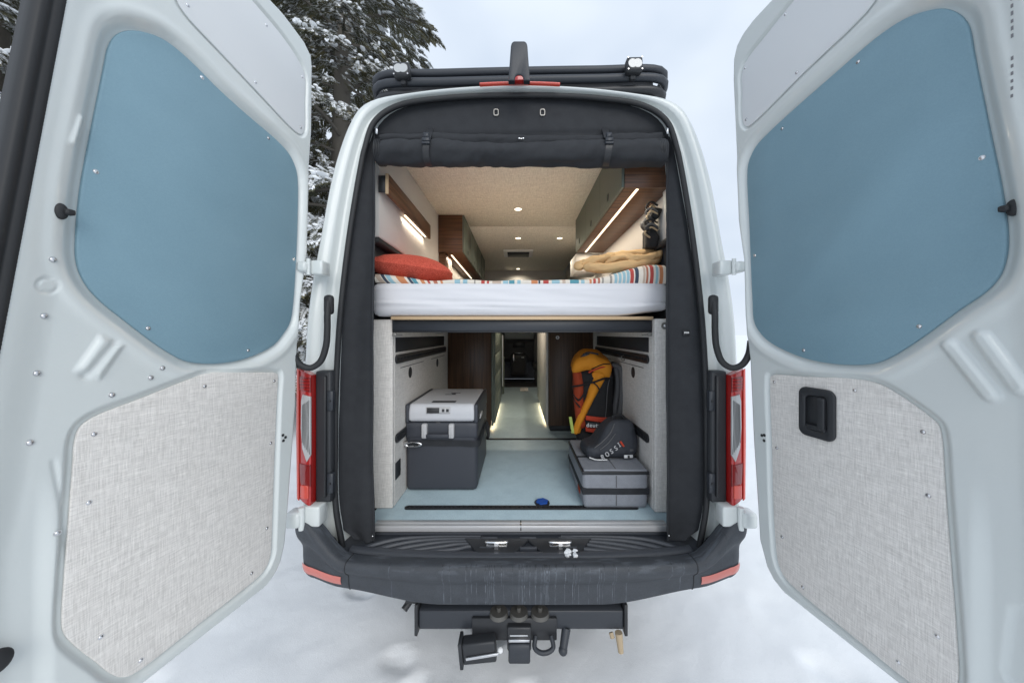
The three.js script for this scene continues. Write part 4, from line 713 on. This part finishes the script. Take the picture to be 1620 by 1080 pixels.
{
  const c = thing('wardrobe_cabinet', 'walnut block with shade painted into its end panel and a round white button, behind the orange backpack', 'cabinet'); c.position.set(.49, .702, -1.81);
  mesh('end_panel', bx(-.205, .236, .06, 1.045, -.02, 0, .003), M.shadedWoodV, c); mesh('aisle_panel', bx(-.225, -.207, .06, 1.045, -1.6, 0, .002), M.wall, c); mesh('plinth', bx(-.185, .23, 0, .058, -1.6, -.03, .002), M.blackPlastic, c);
  const w = strip(new THREE.CylinderGeometry(.018, .018, .008, 24).rotateX(Math.PI / 2)); w.translate(-.115, .932, .003); const wb = mesh('round_switch', w, M.white, c); const w2 = strip(new THREE.CylinderGeometry(.007, .007, .010, 16).rotateX(Math.PI / 2)); w2.translate(-.115, .932, .005); mesh('switch_centre', w2, M.packGrey, wb);
  for (let k = 0; k < 26; k++) mesh('vent_slot', bx(-.1985, -.1945, .50 + k * .0185, .508 + k * .0185, -.001, .0012, .0004), M.tan, c);
  stripLight(c, -.195, .050, -.30, -1.4, .012, 16, [1, .74, .42]);
}
{
  for (const x of [-.52, .52]) { const c = thing('captain_chair', 'dark cab chair seen past the far end of the aisle', 'chair', 'chairs in the cab'); c.position.set(x, .66, -5.1); mesh('seat_cushion', softBox(.5, .16, .5, .06, [8, 6, 8]).translate(0, .38, -.1), M.cabDark, c); mesh('seat_back', softBox(.48, .68, .14, .06, [8, 8, 6]).rotateX(-.15).translate(0, .78, .15), M.cabDark, c); mesh('headrest', softBox(.26, .2, .1, .045, [6, 6, 6]).translate(0, 1.24, .2), M.cabDark, c); mesh('pedestal', bx(-.2, .2, 0, .3, -.3, .1, .01), M.cabDark, c); }
}
{
  const c = thing('dashboard', 'black dashboard beyond the aisle at the front of the van', 'dashboard'); c.position.set(0, .66, -5.85);
  mesh('dash_body', softBox(1.8, .5, .4, .1, [14, 8, 8]).translate(0, .65, 0), M.cabDark, c); mesh('console', softBox(.36, .5, .3, .06, [8, 8, 8]).translate(0, .35, .12), M.cabDark, c); mesh('screen', bx(-.13, .13, .72, .85, .205, .215, .004), M.blackMetal, c);
  mesh('console_trim', [bx(-.09, .09, .60, .612, .268, .275, .002), bx(-.12, -.10, .4, .58, .268, .275, .002), bx(.05, .11, .50, .52, .268, .28, .003)], M.alu, c);
  mesh('firewall', bx(-.95, .95, .0, 1.9, -.25, -.22, .01), M.packGrey, c);
}
{ const r = mesh('floor_mat', bx(.02, .16, .7025, .712, -4.5, -4.15, .004), M.wall); r.userData = { label: 'small pale mat on the floor at the end of the aisle', category: 'mat' }; }
{ const st = mesh('cab_step', [bx(-.30, -.24, .702, 1.30, -3.98, -3.90, .01)], M.sage); st.userData = { label: 'narrow grey post beside the aisle before the cab', category: 'post' }; }

// ---------------------------------------------------------------- cool box
{
  const f = thing('cool_box', 'dark grey portable cool box with a pale lid strapped to the side cabinet', 'cool box'); f.position.set(-.486, .7022, -.86);
  const W = .444, D = .60;                                // front at local z = +.30
  mesh('body', softBox(W, .425, D, .028, [10, 8, 12], (v) => { v.x *= 1 + .015 * v.y; }).translate(0, .2125, 0), M.fridgeDark, f);
  mesh('upper_shell', softBox(W * .998, .10, D + .006, .014, [10, 5, 12]).translate(0, .372, 0), M.fridgeDark, f);
  mesh('lid', softBox(W - .030, .110, D - .002, .020, [12, 10, 12], (v) => { v.z -= .012 * sm(.0, .055, v.y) * sm(.1, .3, v.z); }).translate(0, .480, .002), M.fridgeLid, f);
  for (const s of [-1, 1]) mesh('lid_edge', softBox(.024, .118, D + .004, .010, [5, 6, 12]).translate(s * (W / 2 - .010), .476, 0), M.fridgeDark, f);
  const pan = mesh('control_panel', softBox(.150, .040, .008, .004, [5, 5, 3]).rotateX(-.14).translate(-.020, .497, .300), M.fridgeGrey, f);
  mesh('display', bx(-.068, .008, -.016, .016, .0035, .0055, .0006).rotateX(-.14).translate(-.020, .497, .300), M.cabDark, pan);
  for (const x of [.032, .058]) mesh('button', bx(x - .008, x + .008, -.009, .009, .0035, .0065, .001).rotateX(-.14).translate(-.020, .497, .300), M.blackPlastic, pan);
  mesh('vent_slot', bx(-.075, .075, .5352, .5372, .20, .250, .001), M.cabDark, f);
  mesh('printed_emblem', [bx(-.05, .03, .5350, .5362, -.04, -.026, .0004).rotateY(.0), bx(-.02, .05, .5350, .5362, -.10, -.085, .0004), bx(-.005, .02, .5350, .5362, -.085, -.04, .0004)], M.fridgeDark, f);
  for (const x of [-.100, .065]) mesh('handle_bracket', [softBox(.034, .088, .036, .009, [5, 5, 5]).translate(x, .375, .312), softBox(.006, .07, .04, .002, [3, 3, 3]).translate(x, .375, .314)], M.fridgeGrey, f);
  mesh('handle_bar', [softBox(.14, .026, .028, .009, [6, 4, 4]).translate(-.017, .348, .325)], M.fridgeDark, f);
  mesh('side_handle', [softBox(.012, .03, .12, .005, [4, 4, 6]).translate(.222, .43, .12)], M.fridgeGrey, f);
  mesh('foot', [bx(-.19, -.14, -.002, .01, .2, .26, .003), bx(.14, .19, -.002, .01, .2, .26, .003)], M.rubber, f);
  mesh('maker_plate', bx(-.032, -.006, .420, .426, .302, .3045, .0006), M.packGrey, f);
}
{
  const f = thing('tie_strap', 'black webbing strap with a carabiner round the cool box', 'strap'); f.position.set(-.480, 1.0, -.52);
  const way = curve([[-.19, 0, -.022], [-.1, 0, -.036], [0, 0, -.036], [.1, 0, -.036], [.212, 0, -.037], [.226, 0, -.06], [.226, 0, -.24], [.228, 0, -.44], [.224, 0, -.60]]);
  mesh('webbing', grid(90, 4, (a, b) => { const p = way.getPoint(a); return [p.x, p.y - .016 + .036 * b + .006 * n3(a * 40, b * 2, 1) - .01 * a, p.z + .004 + .004 * n3(a * 50, b * 3, 2)]; }, null, true), M.fabric, f);
  mesh('carabiner', [strip(new THREE.TorusGeometry(.016, .0042, 8, 24).scale(2.9, .85, 1)).translate(-.172, .0, -.008), cylBetween([-.215, -.012, -.008], [-.165, -.006, -.006], .004, .004, 8)], M.chrome, f);
  mesh('track_fitting', [softBox(.024, .03, .02, .007, [4, 4, 4]).translate(-.218, .004, -.02)], M.steel, f);
  mesh('slack_webbing', tube([[.228, .0, -.52], [.235, -.03, -.50], [.245, -.08, -.46], [.24, -.09, -.42]], .012, 20, 6), M.fabric, f);
}

// ---------------------------------------------------------------- grey storage bag, boot bag, backpack
{
  const b = thing('storage_bag', 'grey soft storage bag with black trim under the boot bag', 'bag'); b.position.set(.528, .7024, -.615);
  const W = .366, H = .208, D = .53;
  const wob = (v) => { v.x += .010 * n3(v.z * 5, v.y * 8, 1) + (v.y < 0 ? .012 * v.x * 2 * sm(0, -.1, v.y) * -1 : 0); v.y += .012 * n3(v.x * 7, v.z * 5, 3) * sm(0, .08, v.y) ; v.z += .012 * n3(v.x * 7, v.y * 9, 5); };
  mesh('body', softBox(W, H, D, .022, [16, 10, 26], wob).translate(0, H / 2, 0), M.greyFab, b);
  const bandAt = (y, h, k) => { const g = softBox(W + k, h, D + k, .004, [16, 3, 26], (v) => { const r = Math.min(1, Math.max(Math.abs(v.x) / (W / 2), Math.abs(v.z) / (D / 2))); const q = v.clone(); q.y += y - H / 2; const o = q.clone(); wob(q); v.x += q.x - o.x; v.z += q.z - o.z; }); g.translate(0, y, 0); return g; };
  mesh('zip_band', bandAt(.198, .018, .006), M.blackPlastic, b); mesh('side_band', bandAt(.098, .036, .006), M.fabric, b);
  mesh('lid_panel', [softBox(W - .012, .012, D - .01, .005, [14, 3, 24], (v) => { v.y += .006 * n3(v.x * 9, v.z * 6, 2); }).translate(0, H + .002, 0)], M.greyFab, b);
  mesh('lid_strap', [bx(-.18, .18, H + .006, H + .013, .06, .076, .002)], M.fabric, b);
  mesh('lid_seam', [bx(-.001, .003, H + .007, H + .0105, .076, .25, .001), bx(-.001, .003, .02, .08, D / 2 - .001, D / 2 + .004, .001), bx(-.001, .003, .12, .185, D / 2 - .001, D / 2 + .004, .001)], M.packGrey, b);
  mesh('side_patch', bx(-.188, -.184, .05, .082, .13, .19, .001), M.rust, b);
}
{
  const b = thing('boot_bag', 'black ski boot bag with white lettering on top of the grey bag', 'bag'); b.position.set(.535, .920, -.60); b.rotation.y = .10; b.scale.setScalar(.93);
  const g = softBox(.34, .235, .26, .05, [20, 16, 16], (v) => { const t = (v.y + .1175) / .235; v.x = v.x * lerp(1, .66, sm(.35, 1, t)) + .070 * t; v.z *= lerp(1, .62, t); v.y += -.115 * sm(.06, -.12, v.x) * sm(.2, 1, t); const n = .030; v.x += n * n3(v.y * 11, v.z * 9, 1) * .6; v.y += n * n3(v.x * 9, v.z * 9, 4) * .6; v.z += n * n3(v.x * 9, v.y * 10, 7); });
  mesh('body', g.translate(0, .1175, 0), M.bootBag, b);
  const zip = tube([[-.12, .085, .128], [-.07, .115, .118], [-.01, .165, .104], [.03, .222, .082]], .0035, 30, 6); mesh('zip_piping', zip, M.packGrey, b);
  const zip2 = tube([[-.085, .075, .134], [-.03, .112, .126], [.025, .165, .108]], .003, 30, 6); mesh('zip_piping', zip2, M.packGrey, b);
  mesh('grab_loop', tube([[.04, .225, .02], [.05, .258, .02], [.10, .260, .02], [.13, .225, .02]], .010, 24, 8), M.packBlack, b);
  const place = (str, sz, x, y, z, rz, mat, name) => { const t = text(str, sz, .004); t.rotateX(-.34); t.rotateZ(rz); t.translate(x, y, z); mesh(name, t, mat, b); };
  'ROSSI'.split('').forEach((ch, k) => { const a = [.33, .40, .46, .50, .52][k], x = -.068 + k * .030 - (k === 4 ? .006 : 0), y = .028 + k * .014 + k * k * .0008; place(ch, .028, x, y, .133 - k * .004, a, M.inkGrey, 'lettering'); });
  const rd = bx(-.006, .006, -.017, .022, 0, .004, .001); rd.rotateX(-.34); rd.rotateZ(.55); rd.translate(.068, .098, .116); mesh('red_mark', rd, M.packRed, b);
  mesh('white_badge', bx(.075, .135, .012, .032, .122, .128, .003), M.white, b);
  mesh('badge_mark', bx(.098, .112, .014, .030, .1282, .1295, .001), M.rubber, b);
  const tg = bx(-.012, .012, -.007, .007, 0, .003, .001); tg.translate(.128, .06, .120); mesh('small_badge', tg, M.packGrey, b);
  mesh('white_piping', tube([[-.15, .022, .118], [-.11, .012, .132], [-.04, .010, .138]], .004, 20, 6), M.white, b);
}
{
  const b = thing('backpack', 'orange and black hiking backpack standing on the grey bag', 'backpack'); b.position.set(.545, .925, -1.02); b.rotation.y = -.12;
  const blob = (w, h, d, r, k, sdn, bend = 0) => softBox(w, h, d, r, [14, 18, 12], (v) => { const t = v.y / h; v.x += bend * t * t * -1 + k * n3(v.y * 9, v.z * 9, sdn); v.z += k * n3(v.x * 10, v.y * 9, sdn + 3); v.y += k * .5 * n3(v.x * 9, v.z * 9, sdn + 5); });
  mesh('main_body', blob(.27, .50, .22, .07, .03, 1).translate(.02, .25, 0), M.packBlack, b);
  mesh('lower_compartment', blob(.28, .27, .24, .06, .02, 4).translate(.02, -.088, 0), M.packBlack, b);
  const lid = softBox(.28, .13, .25, .040, [16, 12, 14], (v) => { v.y += -.045 * Math.pow((v.x - .01) / .13, 2) + .045 * n3(v.x * 14, v.z * 10, 2) + .02 * Math.abs(fract(v.x * 9 + v.z * 3) - .5); v.z += .04 * n3(v.x * 10, v.y * 10, 5); }); lid.rotateZ(-.20); lid.rotateX(.10);
  mesh('lid', lid.translate(-.005, .545, .02), M.orange, b);
  mesh('lid_piping', tube([[-.04, .47, .135], [.04, .505, .142], [.10, .515, .125], [.13, .505, .08]], .007, 30, 6), M.packRed, b);
  mesh('lid_zip', tube([[-.02, .495, .147], [.06, .53, .147], [.11, .53, .125]], .004, 30, 6), M.packBlack, b);
  // orange front strip that narrows downwards in a curve
  const sp = curve([[.045, .47, .125], [.020, .40, .135], [-.020, .30, .138], [-.065, .20, .135], [-.105, .10, .125], [-.125, .02, .115]]);
  mesh('front_strip', softSheet((a, v) => { const p = sp.getPoint(v); const w = lerp(.055, .030, sm(.05, .5, v)) * (1 - .0 * v); return [p.x + (a - .5) * 2 * w, p.y, p.z - Math.pow((a - .5) * 2, 2) * .022 + .02 * n3(a * 4, v * 8, 2)]; }, 12, 40, .012), M.orange, b);
  mesh('side_panel', blob(.075, .43, .21, .035, .035, 7).rotateZ(.05).translate(-.098, .27, .012), M.rust, b); mesh('side_strap', [tube([[-.128, .40, .10], [-.142, .33, .06], [-.135, .26, .10], [-.10, .22, .135]], .006, 24, 6), tube([[-.14, .30, .09], [-.11, .27, .13], [-.06, .33, .14]], .007, 24, 6)], M.packBlack, b);
  mesh('side_piping', tube([[.118, .45, .10], [.095, .36, .122], [.088, .25, .124], [.08, .15, .118]], .003, 30, 6), M.packGrey, b);
  for (const y of [.055, .135]) mesh('hip_band', softSheet((a, v) => [lerp(-.06, .115, a), y + (v - .5) * .034 - .015 * (a - .5), .136 - .06 * Math.pow(a - .4, 2) + .008 * n3(a * 6, v, y * 30)], 14, 4, .012), M.packRed, b);
  mesh('logo_patch', softSheet((a, v) => [lerp(-.05, .055, a), .096 + (v - .5) * .04, .142 - .06 * Math.pow(a - .4, 2)], 12, 4, .008), M.rubber, b);
  mesh('lettering', text('deuter', .026, .003).translate(.002, .096, .1435), M.white, b);
  mesh('back_panel', [softBox(.045, .52, .20, .02, [6, 14, 10], (v) => { v.x += .012 * Math.sin(v.y * 14); }).translate(.170, .27, -.02)], M.packGrey, b);
  mesh('shoulder_strap', tube([[.14, .52, .06], [.188, .50, .09], [.198, .40, .10], [.192, .26, .11], [.175, .13, .10]], .018, 40, 8), M.packGrey, b);
  mesh('compression_strap', [tube([[-.16, .36, .10], [-.10, .375, .13], [.0, .405, .148], [.08, .43, .135], [.13, .42, .09]], .0065, 40, 6), tube([[-.03, .415, .146], [.02, .375, .150], [.045, .33, .142]], .005, 20, 6)], M.packBlack, b);
  mesh('lid_buckle', [softBox(.05, .025, .02, .006, [4, 4, 4]).translate(-.055, .592, .12), tube([[-.10, .57, .12], [-.05, .61, .12], [.03, .60, .13]], .006, 20, 6)], M.blackPlastic, b);
  mesh('pull_tab', softSheet((a, v) => [-.168 + (a - .5) * .022 + .02 * v, .14 - .115 * v, .10 + .01 * v], 4, 8, .005), M.lime, b);
}
function softSheet(f, nu, nv, th) {                       // sheet given a thickness and closed at its edges
  const a = grid(nu, nv, f), n = a.attributes.normal, p = a.attributes.position, N = nu + 1; const s = n.getZ(Math.floor(p.count / 2)) > 0 ? 1 : -1;
  const P = [], I = []; for (let i = 0; i < p.count; i++) P.push(p.getX(i), p.getY(i), p.getZ(i)); for (let i = 0; i < p.count; i++) P.push(p.getX(i) - s * n.getX(i) * th, p.getY(i) - s * n.getY(i) * th, p.getZ(i) - s * n.getZ(i) * th);
  const ix = a.index.array, c = p.count; for (let i = 0; i < ix.length; i += 3) { I.push(ix[i], ix[i + 1], ix[i + 2]); I.push(ix[i + 2] + c, ix[i + 1] + c, ix[i] + c); }
  const rim = []; for (let i = 0; i < nu; i++) rim.push([i, i + 1], [nv * N + i + 1, nv * N + i]); for (let j = 0; j < nv; j++) rim.push([(j + 1) * N, j * N], [j * N + nu, (j + 1) * N + nu]);
  for (const [u, v] of rim) I.push(u, u + c, v, v, u + c, v + c);
  const g = new THREE.BufferGeometry(); g.setAttribute('position', new THREE.Float32BufferAttribute(P, 3)); g.setIndex(I); g.computeVertexNormals(); return boxUV(g);
}

// ---------------------------------------------------------------- snow laden conifers
{
  const spray = (() => {                                  // a flat, drooping twig with needle tufts
    const P = [], I = []; let k = 0;
    const blade = (o, d, len, w, up) => { const s = new THREE.Vector3().crossVectors(d, up).normalize().multiplyScalar(w); const m = o.clone().addScaledVector(d, len * .45), e = o.clone().addScaledVector(d, len); for (const q of [o.clone(), m.clone().add(s), e, m.clone().sub(s)]) P.push(q.x, q.y, q.z); I.push(k, k + 1, k + 2, k, k + 2, k + 3); k += 4; };
    for (let i = 0; i < 15; i++) { const t = i / 14, o = new THREE.Vector3(t * .34, -.07 * t * t, 0); for (const sd1 of [-1, 1]) { const d = new THREE.Vector3(.55 + .3 * t, -.22 + .5 * (rnd() - .5), sd1 * (1 - .45 * t)).normalize(); blade(o, d, (.15 - .08 * t) * (.8 + .4 * rnd()), .017, new THREE.Vector3(.4 * (rnd() - .5), 1, .6 * (rnd() - .5))); } }
    const g = new THREE.BufferGeometry(); g.setAttribute('position', new THREE.Float32BufferAttribute(P, 3)); g.setIndex(I); g.computeVertexNormals(); return g;
  })();
  const clod = (() => { const g = mergeVertices((() => { const q = new THREE.IcosahedronGeometry(.5, 2); q.deleteAttribute('uv'); q.deleteAttribute('normal'); return q; })(), 1e-4), p = g.attributes.position; for (let i = 0; i < p.count; i++) { const v = new THREE.Vector3().fromBufferAttribute(p, i); const k = 1 + .9 * n3(v.x * 3.2 + 4, v.y * 3.2, v.z * 3.2, 3); p.setXYZ(i, v.x * k, v.y * k * .38, v.z * k); } g.computeVertexNormals(); return g; })();
  function conifer(x, z, H, R, label, y0 = 1.2) {
    const t = thing('conifer_tree', label, 'tree', 'snowy conifers beside the van'); t.position.set(x, -.05, z);
    const tr = []; for (let k = 0; k <= 16; k++) tr.push([.10 * Math.sin(k * .7 + x), H * k / 16, .10 * Math.cos(k * .9 + z)]);
    const tc = curve(tr), rad = (v) => .026 * H * Math.pow(1 - v, .8) * .62 + .02;
    const fr = tc.computeFrenetFrames(60, false);
    mesh('trunk', strip(grid(12, 60, (a, b) => { const k = Math.round(b * 60), p = tc.getPoint(b), an = a * Math.PI * 2, r = rad(b) * (1 + .12 * n3(Math.cos(an) * 3, b * 40, Math.sin(an) * 3)), n = fr.normals[k], m = fr.binormals[k]; return [p.x + r * (n.x * Math.cos(an) + m.x * Math.sin(an)), p.y, p.z + r * (n.z * Math.cos(an) + m.z * Math.sin(an))]; }, (a, b) => [a * .6, b * H])), M.bark, t);
    const limbs = [], leaf = [], snow = [], frost = []; const d = new THREE.Object3D();
    let y = y0, az = rnd() * 6;
    while (y < H - .3) {
      const f = (y - y0) / (H - y0), L = R * (Math.pow(1 - f, .72) * .95 + .08) * (.72 + .45 * rnd()); az += 2.4 + (rnd() - .5) * .9;
      const up = lerp(.05, .42, f), ca = Math.cos(az), sa = Math.sin(az), pts = [];
      const bend = (s) => [ca * L * s, y + L * (up * s - .42 * s * s), sa * L * s];
      for (let k = 0; k <= 5; k++) pts.push(bend(k / 5));
      limbs.push(strip(new THREE.TubeGeometry(curve(pts), 6, .012 + .010 * L, 5)));
      const N = Math.round(15 * L + 5);
      for (let k = 0; k < N; k++) {
        const s = .16 + .84 * Math.pow((k + rnd()) / N, .8), p = bend(s), wd = .62 * L * (1 - .72 * s) * .75 + .06;
        for (let q = 0; q < 3; q++) {
          const off = (rnd() * 2 - 1) * wd, sgn = Math.sign(off) || 1;
          const px = p[0] - sa * off + ca * Math.abs(off) * .4, pz = p[2] + ca * off + sa * Math.abs(off) * .4, py = p[1] - .25 * Math.abs(off) + (rnd() - .5) * .10;
          d.position.set(px, py, pz); d.rotation.set(0, 0, 0); d.rotation.order = 'YZX';
          d.rotation.y = -az - sgn * (.35 + .8 * rnd()) * (Math.abs(off) / (wd + .01)); d.rotation.z = -.25 - .55 * rnd(); d.rotation.x = (rnd() - .5) * 1.1; const sc = .55 + .5 * rnd(); d.scale.set(sc, sc, sc); d.updateMatrix(); leaf.push(d.matrix.clone());
          if (rnd() < .80) { const keep = d.position.clone(), kr = d.rotation.clone(), ks = d.scale.x; d.position.y += .022; d.rotation.x *= .4; d.scale.set(ks * .95, ks * .9, ks * .95); d.updateMatrix(); frost.push(d.matrix.clone()); d.position.copy(keep); d.rotation.copy(kr); }
          if (rnd() < .45) { d.position.y += .03; d.position.x += ca * .12; d.position.z += sa * .12; d.rotation.set((rnd() - .5) * .5, -az + rnd() * 2, -.25 + (rnd() - .5) * .5); d.scale.set(.05 + .17 * rnd() * rnd(), .05 + .07 * rnd(), .04 + .11 * rnd()); d.updateMatrix(); snow.push(d.matrix.clone()); }
        }
      }
      y += lerp(.115, .09, f) * (.6 + .8 * rnd()) * (R / 2.6 + .25);
    }
    mesh('limbs', limbs, M.bark, t);
    const inst = (name, g, mat, list, vary) => { const m = new THREE.InstancedMesh(g, mat, list.length); m.name = name; m.castShadow = m.receiveShadow = true; const c = new THREE.Color(); list.forEach((q, i) => { m.setMatrixAt(i, q); if (vary) { const k = .65 + .7 * rnd(), w = rnd(); m.setColorAt(i, c.setRGB(k * (1 + .25 * w), k * (1 + .05 * w), k * (.95 - .2 * w))); } }); m.userData.kind = 'stuff'; t.add(m); return m; };
    inst('crown', spray, M.needles, leaf, true); inst('snow_load', clod, M.snow, snow, false); inst('snow_dusting', spray, M.snow, frost, false);
  }
  conifer(-4.75, -7.5, 18.5, 3.6, 'tall snowy conifer rising just behind the roof rack');
  conifer(-8.0, -8.6, 15, 3.0, 'snowy conifer half hidden between the van and an open rear door');
  conifer(-10.2, -4.9, 15, 2.6, 'snowy conifer seen past the black edge seal of an open door');
  conifer(-6.8, -13.5, 17, 3.2, 'more distant snowy conifer behind the tall one');
}

renderer.render(scene, camera);
